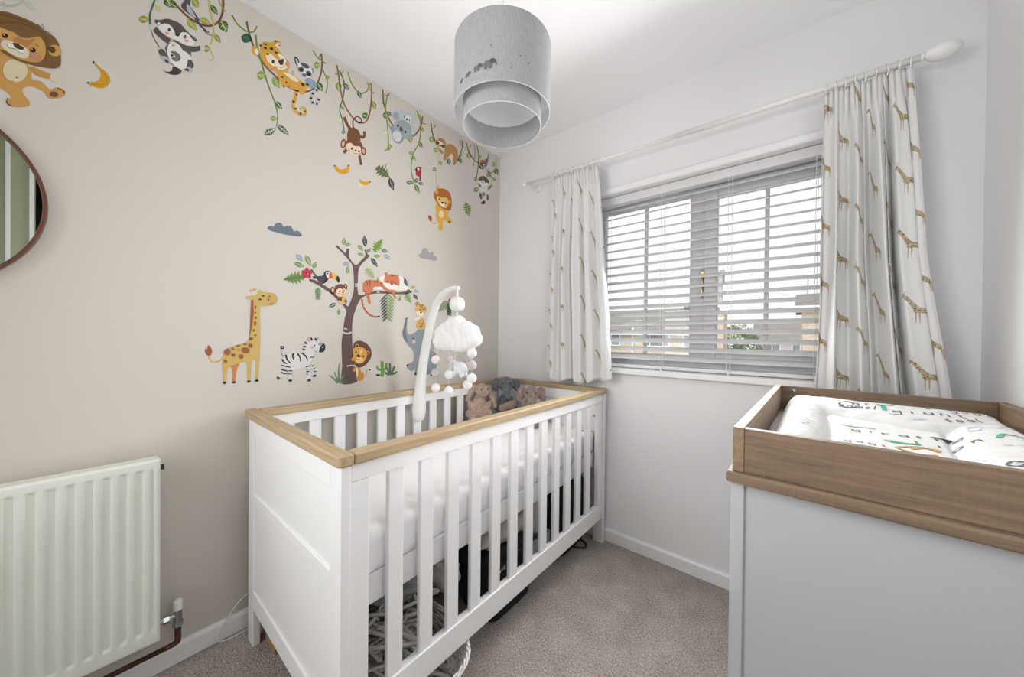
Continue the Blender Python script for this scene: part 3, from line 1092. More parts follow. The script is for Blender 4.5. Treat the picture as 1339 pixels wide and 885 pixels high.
R1, R2 = 0.1235, 0.1010
ZL0, ZL1, ZI0, ZI1 = 1.7175, 1.884, 1.686, 1.744
outer = drum('outer_shade', R1, ZL0, ZL1, 'outer grey linen drum with printed elephants')
inner = drum('inner_shade', R2, ZI0, ZI1, 'lower grey linen drum')
b = MB()
for k in range(3):
    a = 2 * pi * k / 3 + 0.4
    b.tube([(LX + .02 * cos(a), LY + .02 * sin(a), ZL1 - .03), (LX + (R1 - .002) * cos(a), LY + (R1 - .002) * sin(a), ZL1 - .003)], 0.0016, 6)
    b.tube([(LX + (R2 - .001) * cos(a), LY + (R2 - .001) * sin(a), ZI1 - .004), (LX + (R1 - .003) * cos(a), LY + (R1 - .003) * sin(a), ZL0 + .02)], 0.0014, 6)
b.build('spider_frame', M_plastic, lamp)
MB().lathe([(0.0005, ZL1 - .004), (R1 - .004, ZL1 - .004), (R1 - .004, ZL1 - .007), (0.0005, ZL1 - .007)], (LX, LY, 0), 'z', 48).build('top_diffuser', M_lining, lamp)
# elephants printed round the shade: drawn on the drum itself
M_print = plain('grey_elephant_print', '6e7073', 0.9)
M_print2 = plain('dark_elephant_print', '57595c', 0.9)
EAXIS = math.atan2(CAM_P.y - LY, CAM_P.x - LX)


def on_drum(deg, h, k=0):
    a = EAXIS + radians(deg)
    r = R1 + 0.0006 + 0.0002 * k
    return (LX + r * cos(a), LY + r * sin(a), ZL0 + h)


def drum_blob(b, cx, cy, rx, ry, rot=0, k=0, n=14):
    ca, sa = cos(rot), sin(rot)
    vs = []
    for i in range(n):
        t = 2 * pi * i / n
        x, y = rx * cos(t), ry * sin(t)
        X, Y = cx + x * ca - y * sa, cy + x * sa + y * ca
        vs.append(on_drum(degrees_from(X), Y, k))
    b._add(vs, [tuple(range(n))])


def degrees_from(x):
    return math.degrees(x / R1)


def elephant_print(cx, cy, s):
    """walks to the right; x grows to the right along the drum"""
    b = MB()
    drum_blob(b, cx, cy, 1.0 * s, .68 * s)
    for q in (-.75, -.4, .35, .7):
        drum_blob(b, cx + q * s, cy - .72 * s, .20 * s, .42 * s)
    drum_blob(b, cx - 1.05 * s, cy - .1 * s, .06 * s, .45 * s, .2)
    b.m = 1
    drum_blob(b, cx + .95 * s, cy + .45 * s, .62 * s, .52 * s, 0, 1)
    drum_blob(b, cx + 1.55 * s, cy + .25 * s, .16 * s, .62 * s, .35, 1)
    drum_blob(b, cx + 1.78 * s, cy - .25 * s, .10 * s, .28 * s, .1, 1)
    b.build('elephant_print', [M_print, M_print2], outer)


for (x, y, s) in ((-.0330, .0385, .0108), (-.0610, .0360, .0078), (-.0890, .0310, .0058), (-.1130, .0280, .0044)):
    elephant_print(x, y, s)
for (x, y) in ((.020, .030), (.040, .060), (-.026, .078), (.062, .050)):
    b = MB()
    drum_blob(b, x, y, .0016, .0016)
    b.build('dot_print', M_print2, outer)

# ------------------------------------------------------------------ crib mobile
M_felt = plain('white_plush', 'f2f2f1', 0.95, bump=(160, 0.9, 0.004), sheen=0.3)
M_ballw = plain('white_felt', 'e9e6e4', 0.95, bump=(260, 0.6, 0.002), sheen=0.2)
M_ballg = plain('grey_felt', 'bdb7b7', 0.95, bump=(260, 0.6, 0.002), sheen=0.2)
M_cot = plain('white_thread', 'f0f0ee', 0.8)
MY = -0.752
mob = empty('crib_mobile', (0.11, MY, 0.71), 'white crib mobile with curved arm, cloud and felt balls over the crib', 'mobile')
arm = [(0.112, MY, 0.705), (0.114, MY, 0.735), (0.119, MY, 0.80), (0.128, MY, 0.893), (0.147, MY, 0.99), (0.168, MY, 1.075), (0.200, MY, 1.178), (0.226, MY, 1.245),
       (0.252, MY, 1.295), (0.285, MY, 1.330), (0.337, MY, 1.356), (0.385, MY, 1.367), (0.420, MY, 1.366)]
rad = [0.030, 0.036, 0.034, 0.027, 0.0235, 0.0225, 0.021, 0.0205, 0.020, 0.019, 0.0165, 0.013, 0.009]
pts = crv(arm, 5)
rads = [lerp(rad[min(int(i / 5), len(rad) - 1)], rad[min(int(i / 5) + 1, len(rad) - 1)], (i % 5) / 5) for i in range(len(pts))]
b = MB().tube(pts, rads, 18)
b.ball((0.1115, MY, 0.708), (0.031, 0.031, 0.022))
b.build('arm', M_plastic, mob, smooth=True)
b = MB().box(0.060, 0.1, MY - .022, MY + .022, 0.74, 0.79)
b.build('clamp', M_plastic, mob, bev=0.006)
HX = 0.409
b = MB().tube([(HX, MY, 1.362), (HX, MY, 1.326)], 0.004, 8)
pts = [(HX + .008 * cos(t), MY, 1.334 + .009 * sin(t)) for t in [2 * pi * k / 14 for k in range(15)]]
b.tube(pts, 0.0016, 5)
b.build('hook', M_plastic, mob)
prof = [(0.0005, 1.327), (0.012, 1.326), (0.028, 1.318), (0.036, 1.303), (0.037, 1.288), (0.034, 1.272), (0.025, 1.261), (0.010, 1.257), (0.0005, 1.257)]
MB().lathe(prof, (HX, MY, 0), 'z', 24).build('music_box', M_plastic, mob, smooth=True)
b = MB().tube([(HX, MY, 1.258), (HX, MY, 1.215)], 0.0022, 6)
b.tube([(HX + .006 * cos(t), MY, 1.244 + .008 * sin(t)) for t in [2 * pi * k / 12 for k in range(13)]], 0.0018, 5)
b.build('hanger_loop', M_plastic, mob)


def plush(name, balls, mat, parent, vox=0.005, fuzz=0.0025, fs=90, label=None, sm=4):
    """soft toy body: overlapping ellipsoids fused into one continuous skin"""
    b = MB()
    for q in balls:
        c, r = q[0], q[1]
        rot = q[2] if len(q) > 2 else None
        b.ball(c, r, 18, 12, rot)
    o = b.build(name, mat, parent, label=label)
    md = o.modifiers.new('fuse', 'REMESH')
    md.mode = 'VOXEL'
    md.voxel_size = vox
    md.use_smooth_shade = True
    md = o.modifiers.new('soft', 'SMOOTH')
    md.iterations, md.factor = sm, 0.5
    if fuzz:
        tx = bpy.data.textures.get('plush%d' % fs) or bpy.data.textures.new('plush%d' % fs, 'CLOUDS')
        tx.noise_scale = 1.0 / fs
        md = o.modifiers.new('fuzz', 'DISPLACE')
        md.texture = tx
        md.strength = fuzz * 2
        md.mid_level = 0.5
        md.texture_coords = 'LOCAL'
    return o


def rotm(ax, deg):
    return Matrix.Rotation(radians(deg), 3, ax)


CZ = 1.140
cl = []
for (dx, dz, r) in ((-.112, -.028, .042), (-.100, .012, .040), (-.070, .030, .038), (-.040, -.02, .052), (-.022, .048, .046), (.012, .058, .040), (.030, .02, .052),
                    (.070, .030, .040), (.105, .018, .036), (.118, -.012, .036), (.085, -.022, .044), (.04, -.030, .046), (0, -.036, .040), (-.075, -.034, .040)):
    cl.append(((HX - .003 + dx * 1.02, MY, CZ + dz), (r, 0.040, r)))
cloud = plush('cloud', cl, M_felt, mob, 0.005, 0.003, 60, 'white plush cloud')
strings = ((0.290, 1.095), (0.340, 1.085), (0.398, 1.08), (0.458, 1.085), (0.523, 1.098))
balls = {0: (1.023, .958, .886), 1: (1.025, .951, .872), 3: (1.045, .912), 4: (1.064, 1.009, .951)}
for i, (x, zt) in enumerate(strings):
    yy = MY + (-.028, .012, .0, .026, -.01)[i]
    zend = (0.880, 0.868, 1.0, 0.908, 0.947)[i]
    MB().tube([(x, lerp(MY, yy, .6), zt), (x, yy, zend)], 0.0009, 5).build('string', M_cot, mob)
    for j, z in enumerate(balls.get(i, ())):
        g = (i, j) in ((0, 1), (1, 0), (3, 0), (4, 1))
        MB().ball((x, yy, z), 0.0225, 18, 12).build('felt_ball', M_ballg if g else M_ballw, mob, smooth=True, label='greyish felt ball' if g else None)
EX, EZ = 0.420, 0.992
ep = plush('plush_elephant', [((EX + .012, MY, EZ), (.040, .026, .030)), ((EX - .034, MY, EZ + .010), (.026, .024, .024)), ((EX - .056, MY, EZ - .004), (.008, .008, .020)),
                              ((EX - .012, MY - .012, EZ - .030), (.011, .011, .016)), ((EX + .036, MY - .012, EZ - .028), (.012, .012, .018)), ((EX + .036, MY + .012, EZ - .028), (.012, .012, .016)),
                              ((EX + .055, MY, EZ - .008), (.010, .010, .012))], plain('pale_grey_plush', 'dfe0e3', 0.95, bump=(160, .9, .003), sheen=0.3), mob, 0.004, 0.0015, 120, 'small pale plush elephant hanging from the cloud')
MB().ball((EX - .026, MY - .024, EZ + .006), (.016, .006, .020), 14, 10).build('ear', plain('grey_marl_cloth', 'c3c5c9', 0.9), ep, smooth=True)

# ------------------------------------------------------------------ soft toys in the far corner of the crib
def fur(name, lo, hi):
    t = NT(name)
    v = t.coords()
    a = t.noise(v, 190, 3, .7)
    c = t.noise(v, 42, 3)
    f = t.math('MULTIPLY_ADD', c, 0.5, t.math('MULTIPLY', a, 0.5))
    t.link(t.ramp(f, [(0.3, rgb(lo)), (0.68, rgb(hi))]), t.b.inputs['Base Color'])
    t.b.inputs['Roughness'].default_value = 1.0
    t.b.inputs['Sheen Weight'].default_value = 0.35
    t.b.inputs['Specular IOR Level'].default_value = 0.1
    t.bump(f, 1.0, 0.006)
    return t.m


M_bun = fur('beige_fur', '8d7565', 'c9b3a2')
M_elg = fur('slate_fur', '4a4d51', '7d8186')
M_elt = fur('taupe_fur', '72625a', 'a59389')
M_eye = plain('toy_eye', '141416', 0.15)
M_nose = plain('pink_nose', 'b48f86', 0.7)
ZB = 0.622

# rabbit: sits facing the camera, long ears hanging
bx, by = 0.150, -0.335
facing = math.atan2(CAM_P.y - by, CAM_P.x - bx)


def toy_pt(bx, by, facing):
    fx, fy = cos(facing), sin(facing)

    def q(s, f, z):          # s to the picture's right, f towards the camera
        return (bx - fy * s + fx * f, by + fx * s + fy * f, ZB + z)
    return q


def toy_rot(facing):
    return Matrix.Rotation(facing - pi / 2 + pi, 3, 'Z')


q = toy_pt(bx, by, facing)
tr = toy_rot(facing)
rab = empty('plush_rabbit', (bx, by, ZB), 'beige plush rabbit with long drooping ears sitting against the crib bars', 'soft toy')
plush('body', [(q(-.006, 0, .055), (.060, .052, .060), tr), (q(-.004, 0, .098), (.048, .042, .050), tr), (q(.0, 0, .135), (.036, .034, .030), tr),
               (q(-.048, .020, .085), (.020, .020, .050), tr @ rotm('Y', -24)), (q(-.064, .030, .048), (.020, .020, .024), tr), (q(.046, .022, .085), (.019, .019, .048), tr @ rotm('Y', 30)),
               (q(.062, .034, .052), (.020, .020, .022), tr), (q(-.040, .062, .022), (.026, .050, .022), tr), (q(.038, .062, .022), (.026, .050, .022), tr)], M_bun, rab, .005, .004, 70)
hd = plush('head', [(q(.012, .012, .190), (.041, .038, .041), tr), (q(.030, .032, .176), (.027, .026, .026), tr)], M_bun, rab, .005, .003, 70)
plush('ear', [(q(-.030, .004, .205), (.018, .012, .018), tr), (q(-.046, .004, .180), (.018, .011, .034), tr @ rotm('Y', 34)), (q(-.066, .006, .146), (.019, .010, .036), tr @ rotm('Y', 26))], M_bun, rab, .005, .002, 70)
plush('ear', [(q(.046, .004, .196), (.017, .012, .018), tr), (q(.066, .004, .160), (.018, .011, .040), tr @ rotm('Y', -28)), (q(.086, .008, .112), (.019, .010, .042), tr @ rotm('Y', -20))], M_bun, rab, .005, .002, 70)
MB().ball(q(.037, .058, .180), (.007, .006, .005), 10, 8, tr).build('nose', M_nose, hd, smooth=True)
MB().ball(q(.012, .048, .198), .0045, 10, 8).build('eye', M_eye, hd, smooth=True)
MB().ball(q(.046, .036, .198), .0045, 10, 8).build('eye', M_eye, hd, smooth=True)


def plush_elephant(name, bx, by, label, mat, lean, hz, hs, tw, ear_out, zoff=0.0):
    f = math.atan2(CAM_P.y - by, CAM_P.x - bx)
    q = toy_pt(bx, by, f)
    tr = toy_rot(f)
    e = empty(name, (bx, by, ZB), label, 'soft toy')
    plush('body', [(q(0, 0, .060), (.062, .054, .060), tr), (q(lean * .3, 0, .110), (.046, .042, .046), tr), (q(-.052, .030, .070), (.020, .022, .040), tr @ rotm('Y', -30)),
                   (q(.052, .030, .070), (.020, .022, .040), tr @ rotm('Y', 30)), (q(-.040, .062, .024), (.027, .045, .024), tr), (q(.040, .062, .024), (.027, .045, .024), tr)], mat, e, .005, .004, 70)
    h = plush('head', [(q(lean, .010, hz), (.047 * hs, .042 * hs, .045 * hs), tr), (q(lean + .004, .045, hz - .016), (.025, .024, .026), tr), (q(lean + tw * .4, .062, hz - .042), (.022, .021, .028), tr),
                       (q(lean + tw * .8, .068, hz - .066), (.021, .020, .020), tr), (q(lean + tw * 1.7, .080, hz - .072), (.020, .017, .016), tr)], mat, e, .005, .003, 70)
    for s in (-1, 1):
        plush('ear', [(q(lean + s * (.048 + ear_out), -.002, hz + .004), (.030, .010, .036), tr @ rotm('Y', s * 12)), (q(lean + s * (.060 + ear_out), .004, hz - .014), (.024, .009, .034), tr)], mat, e, .005, .002, 70)
        MB().ball(q(lean + s * .024, .047 * hs, hz + .010), .0045, 10, 8).build('eye', M_eye, h, smooth=True)
    return e


plush_elephant('plush_elephant_toy', 0.225, -0.175, 'slate grey plush elephant leaning in the far corner of the crib', M_elg, 0.0, .216, 1.08, .014, .010)
plush_elephant('plush_elephant_toy', 0.440, -0.215, 'taupe brown plush elephant with a long trunk beside the grey one', M_elt, 0.012, .186, 1.0, -.004, .006)
q = toy_pt(0.335, -0.26, math.atan2(CAM_P.y + .26, CAM_P.x - .335))
tr = toy_rot(math.atan2(CAM_P.y + .26, CAM_P.x - .335))
par = [o for o in COL.objects if o.name.startswith('plush_elephant_toy') and 'taupe' in o['label']][0]
plush('leg', [(q(.0, .0, .110), (.052, .022, .024), tr @ rotm('Y', -22)), (q(-.045, .005, .092), (.026, .022, .022), tr)], M_elt, par, .005, .003, 70)

# ------------------------------------------------------------------ radiator
M_rad = plain('cream_radiator_enamel', 'e3e6dd', 0.4)
M_pipe = plain('aged_copper_pipe', '5d4033', 0.5, 0.6, var=0.4)
RY1, RY0, RZ0, RZ1 = -1.712, -2.62, 0.158, 0.742
radr = empty('radiator', (0.07, -2.1, RZ0), 'cream panel radiator with vertical flutes under the round mirror', 'radiator')


def flute(y):
    t = ((RY1 - 0.030 - y) / 0.0328) % 1.0
    # a recess half a pitch wide with sloping sides
    a = abs(t - 0.5) * 2
    return sst(0.30, 0.72, 1 - a)


def rad_front(u, v):
    y = lerp(RY0, RY1, u)
    z = lerp(RZ0, RZ1, v)
    ez = min((z - RZ0 - 0.040) / 0.014, (RZ1 - 0.026 - z) / 0.010)
    ey = min((y - RY0 - 0.015) / 0.01, (RY1 - 0.012 - y) / 0.006)
    d = 0.0090 * flute(y) * max(0, min(1, ez)) * max(0, min(1, ey))
    x = 0.100 - d
    edge = min(z - RZ0, RZ1 - z, y - RY0, RY1 - y)
    if edge < 0.007:
        x -= 0.006 * (1 - edge / 0.007) ** 2
    return (x, y, z)


b = MB()
zs = [0, .004, .008, .012, .03, .066, .070, .08, .095, .11, .3, .5, .7, .9, .935, .945, .952, .958, .965, .985, .99, .995, 1]
NU = 330
b.grid(NU, len(zs) - 1, lambda u, v: rad_front(u, zs[int(round(v * (len(zs) - 1)))]))
b.build('front_panel', M_rad, radr, smooth=True)
b = MB()
b.box(0.040, 0.094, RY0 + 0.001, RY1 - 0.001, RZ0 + .002, RZ1 - 0.002)
b.build('back_panel', M_rad, radr, bev=0.004)
MB().tube([(0.07, RY1 - .002, RZ1 - .035), (0.07, RY1 + .010, RZ1 - .035)], 0.009, 12).build('air_plug', M_dark, radr)
for y in (-1.85, -2.45):
    MB().box(0.001, 0.042, y - .015, y + .015, 0.62, 0.68).build('bracket', M_rad, radr)
VY = -1.667
b = MB()
b.tube([(0.06, RY1 - .004, 0.196), (0.06, -1.692, 0.196)], 0.0085, 12)
b.tube([(0.06, -1.702, 0.196), (0.06, -1.688, 0.196)], 0.0135, 6)
b.tube([(0.06, -1.688, 0.196), (0.06, VY, 0.196)], 0.008, 12)
b.tube([(0.06, VY, 0.166), (0.06, VY, 0.214)], 0.0105, 12)
b.tube([(0.06, VY, 0.160), (0.06, VY, 0.176)], 0.0140, 6)
b.build('valve_body', M_chrome, radr, smooth=False)
b = MB().lathe([(0.0005, 0.248), (0.009, 0.247), (0.0115, 0.243), (0.0125, 0.214), (0.0005, 0.214)], (0.06, VY, 0), 'z', 18)
b.build('valve_cap', M_plastic, radr, smooth=False, bev=0.001)
b = MB().tube(crv([(0.06, VY, 0.162), (0.06, VY, 0.115), (0.060, VY - .004, 0.104), (0.058, VY - .03, 0.100)], 5), 0.0085, 12)
b.tube([(0.058, VY - .016, 0.101), (0.055, -2.70, 0.084)], 0.0078, 12)
b.build('pipe', M_pipe, radr, smooth=True)

# thin white cable along the skirting
cab = MB().tube(crv([(0.012, -1.44, 0.135), (0.013, -1.49, 0.115), (0.018, -1.53, 0.07), (0.026, -1.56, 0.030), (0.030, -1.545, 0.006), (0.034, -1.50, 0.004), (0.03, -1.44, 0.01), (0.024, -1.38, 0.06)], 8), 0.0022, 6)
tag(cab.build('white_cable', M_cord, smooth=True), 'thin white cable looping down the skirting beside the crib leg', 'cable')

# ------------------------------------------------------------------ round mirror
MR, MCY, MCZ = 0.265, -2.196, 1.492
mir = empty('round_mirror', (0.0, MCY, MCZ), 'round wall mirror in a thin rose copper frame above the radiator', 'mirror')
prof = [(MR - .009, 0.004), (MR - .009, 0.020), (MR - .007, 0.022), (MR - .001, 0.022), (MR, 0.020), (MR, 0.0005), (MR - .009, 0.0005)]
MB().lathe(prof, (0, MCY, MCZ), 'x', 96, close=True).build('frame', plain('rose_copper', '7d5a4c', 0.32, 0.85), mir, smooth=False, bev=0.0008)
MB().lathe([(0.0005, 0.010), (MR - .008, 0.010), (MR - .008, 0.006), (0.0005, 0.006)], (0, MCY, MCZ), 'x', 96).build('mirror_glass', plain('mirror_silver', 'e4ebe4', 0.01, 1.0), mir)

# ------------------------------------------------------------------ under the crib
# white wicker basket full of grey hangers
bk = empty('wicker_basket', (0.59, -1.225, 0), 'white wicker basket of hangers standing under the near end of the crib', 'basket')
M_wick = plain('white_wicker', 'dcdad7', 0.6, var=0.12)
BCX, BCY, BRX, BRY = 0.590, -1.222, 0.295, 0.200


def bpt(t, h):
    k = 0.80 + 0.20 * (h / 0.13)
    e = 0.62
    c, s_ = cos(t), sin(t)
    return (BCX + BRX * k * math.copysign(abs(c) ** e, c), BCY + BRY * k * math.copysign(abs(s_) ** e, s_), h)


NST = 44
b = MB()
for i in range(NST):
    t = 2 * pi * i / NST
    b.tube([bpt(t, h) for h in (0.004, 0.045, 0.09, 0.128)], 0.0030, 6)
b.build('stakes', M_wick, bk, smooth=True, kind='stuff')
b = MB()
for r_ in range(11):
    h = 0.010 + r_ * 0.0100
    pts = []
    for i in range(NST * 2 + 1):
        t = 2 * pi * i / (NST * 2)
        p = Vector(bpt(t, h + random.uniform(-.0012, .0012)))
        o = Vector((p.x - BCX, p.y - BCY, 0)).normalized() * (0.0052 if ((i // 2 + r_) % 2) else -0.0052) * (1 if i % 2 == 0 else 0)
        pts.append(p + o)
    b.tube(pts, 0.0038, 5, cap=False)
b.build('weave', M_wick, bk, smooth=True, kind='stuff')
for s_ in range(3):
    pts = []
    for i in range(97):
        t = 2 * pi * i / 96
        p = Vector(bpt(t, 0.128))
        ph = t * 16 + s_ * 2 * pi / 3
        n_ = Vector((p.x - BCX, p.y - BCY, 0)).normalized()
        pts.append(p + n_ * 0.0055 * cos(ph) + Vector((0, 0, 0.0055 * sin(ph) - .003)))
    MB().tube(pts, 0.0036, 6, cap=False).build('braided_rim', M_wick, bk, smooth=True)
b = MB()
b.prism([(bpt(2 * pi * i / 40, 0.004)[0], bpt(2 * pi * i / 40, 0.004)[1]) for i in range(40)], 'z', 0.002, 0.006)
b.build('base', M_wick, bk)

M_hg = [plain('grey_hanger_plastic', 'd2cfcb', 0.45), plain('dark_grey_hanger_plastic', 'a3a09d', 0.45), plain('white_hanger_plastic', 'ecebe8', 0.4)]


def hanger_mesh(mat):
    b = MB()
    W_ = 0.135
    pts = crv([(-W_, 0, -.055), (-W_ * .9, 0, -.046), (-.03, 0, -.004), (0, 0, 0.002), (.03, 0, -.004), (W_ * .9, 0, -.046), (W_, 0, -.055)], 4)
    b.tube(pts, 0.0066, 6)
    b.tube([(-W_, 0, -.056), (-W_ * .5, 0, -.060), (W_ * .5, 0, -.060), (W_, 0, -.056)], 0.0058, 6)
    b.tube([(-.06, 0, -.022), (-.045, 0, -.06)], 0.005, 5)
    b.tube([(.06, 0, -.022), (.045, 0, -.06)], 0.005, 5)
    hk = [(0, 0, 0.0), (0, 0, .022)] + [(.016 - .016 * cos(a), 0, .036 + .018 * sin(a)) for a in [pi * k / 8 * 1.35 - .5 for k in range(9)]]
    b.tube(hk, 0.0042, 6)
    n0 = len(COL.objects)
    o = b.build('clothes_hanger', mat, smooth=True)
    return o


rh = random.Random(11)
protos = {}
spots = ('lying on top of the heap', 'wedged near the basket rim', 'tilted at the heap edge', 'half buried in the heap')
for k in range(36):
    mt = M_hg[rh.choice((0, 0, 1, 1, 2, 2))]
    if mt.name not in protos:
        o = protos[mt.name] = hanger_mesh(mt)
    else:
        o = protos[mt.name].copy()
        COL.objects.link(o)
    lay = k / 26
    low = k >= 26                                    # flat ones at the bottom, towards the front
    o.location = (BCX - .03 + rh.uniform(-.05, .06), BCY + rh.uniform(-.04, .04), 0.060 + 0.17 * lay + rh.uniform(-.01, .01))
    o.rotation_euler = (radians(rh.uniform(62, 118) if k % 4 else rh.uniform(20, 60)), radians(rh.uniform(-14, 14)), radians(rh.uniform(0, 360)))
    if low:
        o.location = (BCX + rh.uniform(.01, .10), BCY + rh.uniform(.0, .125), 0.030 + 0.006 * (k - 26))
        o.rotation_euler = (radians(rh.uniform(84, 96)), radians(rh.uniform(-4, 4)), radians(rh.uniform(-35, 35)))
    c = {'grey_hanger_plastic': 'mid grey', 'dark_grey_hanger_plastic': 'dark grey', 'white_hanger_plastic': 'off white'}[mt.name]
    tag(o, c + ' plastic clothes hanger tangled in the heap in the white basket', 'hanger', c + ' hangers in the basket')

# clear bag and blue bag pushed in behind the hangers
def crumple(name, c, r, mat, seed, amp, label, cat, fs=9.0):
    b = MB()
    n0 = len(b.v)
    b.ball((0, 0, 0), 1.0, 40, 26)
    vs = []
    for v in b.v:
        v = Vector(v)
        d = 1 + amp * noise.fractal(v * fs * .22 + Vector((seed, 0, 0)), 0.9, 2.0, 4) + amp * .6 * abs(noise.noise(v * fs * .5 + Vector((0, seed, 0))))
        z = v.z
        if z < 0:
            z *= .75
        vs.append((c[0] + v.x * r[0] * d, c[1] + v.y * r[1] * d, max(c[2] - r[2] * .75, c[2] + z * r[2] * d)))
    b.v = vs
    o = b.build(name, mat, smooth=True)
    return tag(o, label, cat)


def clear_film():
    t = NT('clear_film')
    t.b.inputs['Base Color'].default_value = rgb('c9ccd0')
    t.b.inputs['Roughness'].default_value = 0.12
    t.b.inputs['Alpha'].default_value = 0.55
    return t.m


M_film = clear_film()
M_bagw = plain('pale_grey_bag', 'd6d4d1', 0.5, bump=(30, .5, .01))
M_blue = plain('slate_blue_bag', '3a4656', 0.5, bump=(40, .5, .01))
crumple('clear_bag', (0.60, -1.19, 0.295), (.075, .085, .045), M_film, 3.1, .34, 'crumpled clear plastic bag on top of the hangers', 'bag')
crumple('pale_bag', (0.555, -0.955, 0.205), (.085, .050, .095), M_bagw, 4.4, .26, 'crumpled pale bag between the hanger basket and the black holdall', 'bag')
crumple('blue_bag', (0.40, -0.965, 0.140), (.065, .060, .130), M_blue, 6.1, .20, 'slate blue bag standing behind the hanger basket', 'bag')
# big black holdall with white lettering marks
hold = empty('black_holdall', (0.58, -0.70, 0.054), 'large black fabric holdall with white print under the middle of the crib', 'bag')


def soft_box(name, x0, x1, y0, y1, z0, z1, mat, parent, bulge=.015, seed=0):
    b = MB()
    n = 10
    cx, cy, cz = (x0 + x1) / 2, (y0 + y1) / 2, (z0 + z1) / 2
    bm = bmesh.new()
    bmesh.ops.create_cube(bm, size=2.0)
    bmesh.ops.subdivide_edges(bm, edges=bm.edges, cuts=9, use_grid_fill=True)
    vs = []
    idx = {}
    for i, v in enumerate(bm.verts):
        idx[v] = i
        p = v.co.copy()
        pw = 8
        L = (abs(p.x) ** pw + abs(p.y) ** pw + abs(p.z) ** pw) ** (1 / pw)
        p /= L
        nz = noise.noise(p * 2.2 + Vector((seed, 0, 0)))
        zz = cz + p.z * (z1 - z0) / 2 + (bulge * nz if p.z > -.5 else 0)
        vs.append((cx + p.x * ((x1 - x0) / 2 + bulge * nz), cy + p.y * ((y1 - y0) / 2 + bulge * nz), zz))
    b._add(vs, [tuple(idx[v] for v in f.verts) for f in bm.faces])
    bm.free()
    return b.build(name, mat, parent, smooth=True)


soft_box('body', 0.40, 0.745, -0.885, -0.585, 0.054, 0.265, M_black, hold, .012, 2)
b = MB().tube(crv([(0.752, -0.86, 0.20), (0.757, -0.80, 0.235), (0.757, -0.68, 0.235), (0.752, -0.61, 0.20)], 6), 0.008, 8)
b.build('carry_strap', M_black, hold, smooth=True)
M_wpr = plain('white_print', 'd9d9d9', 0.7)
b = MB()
for i, (y, h) in enumerate(((-.855, .026), (-.841, .026), (-.827, .026), (-.813, .026), (-.799, .026))):
    z = 0.205 + .003 * (i % 2)
    b.box(0.7555, 0.7575, y, y + .009, z, z + h)
for i, (y, h) in enumerate(((-.862, .016), (-.848, .016))):
    b.box(0.7555, 0.7575, y, y + .009, 0.182, 0.182 + h)
b.build('white_print', M_wpr, hold)
crumple('grey_cloth_bundle', (0.685, -0.715, 0.325), (.052, .165, .066), plain('heather_grey_cloth', 'cfccc8', 0.9, bump=(60, .6, .006)), 1.7, .30, 'grey cloth bundle heaped on the black holdall', 'cloth')
# zipped pouch with dark trim on the heap
pch = MB().box(0.62, 0.745, -0.72, -0.60, 0.385, 0.412)
tag(pch.build('flat_pouch', plain('dark_grey_mesh', '4b4b4d', 0.7, bump=(400, .8, .002)), bev=0.010, seg=3), 'flat dark grey zipped pouch wedged under the mattress base', 'pouch')
crumple('white_carrier_bag', (0.645, -0.472, 0.250), (.050, .072, .130), M_bagw, 9.3, .22, 'pale carrier bag standing behind the black holdall', 'bag')
bb = empty('storage_box', (0.69, -0.50, 0), 'pale grey open storage box with the carrier bag in it', 'box')
b = MB()
b.box(0.58, 0.700, -0.565, -0.557, 0.003, 0.17).box(0.58, 0.700, -0.385, -0.377, 0.003, 0.17).box(0.58, 0.588, -0.557, -0.385, 0.003, 0.17).box(0.692, 0.700, -0.557, -0.385, 0.003, 0.17)
b.box(0.588, 0.692, -0.557, -0.385, 0.003, 0.010)
b.build('tub', plain('pale_grey_plastic', 'a6a8aa', 0.4), bb, bev=0.002)
bs = empty('black_suitcase', (0.55, -0.21, 0.003), 'black suitcase standing under the window end of the crib', 'suitcase')
soft_box('body', 0.32, 0.760, -0.355, -0.085, 0.004, 0.385, M_black, bs, .008, 5)
MB().tube(crv([(0.765, -0.29, 0.30), (0.785, -0.28, 0.30), (0.785, -0.18, 0.30), (0.765, -0.17, 0.30)], 5), 0.006, 8).build('handle', M_dark, bs, smooth=True)
# long black case that pokes out from below the front rail
tag(soft_box('flat_black_case', 0.560, 0.748, -0.850, -0.600, 0.003, 0.050, M_black, None, .004, 8), 'flat black case poking out below the front rail of the crib', 'case')
tag(MB().tube(crv([(0.60, -0.07, 0.006), (0.70, -0.10, 0.006), (0.765, -0.12, 0.006), (0.78, -0.16, 0.006), (0.72, -0.20, 0.006)], 6), 0.005, 8).build('black_cable', M_dark, smooth=True), 'black cable on the carpet behind the far crib leg', 'cable')
# brown cardboard carton just inside the near end panel
M_card = plain('brown_cardboard', 'a5855f', 0.85, var=0.1)
ct = empty('cardboard_carton', (0.18, -1.40, 0), 'low brown cardboard carton under the near end of the crib', 'carton')
b = MB().box(0.135, 0.235, -1.438, -1.30, 0.002, 0.110)
b.build('body', M_card, ct, bev=0.002)
MB().box(0.132, 0.1355, -1.439, -1.30, 0.055, 0.113).build('flap', M_card, ct)

# ------------------------------------------------------------------ outside the window
MB().box(-45, 45, 0.5, 90, -2.75, -2.6).build('ground_outside', plain('pale_tarmac', 'b5b3ae', 0.9), kind='structure')


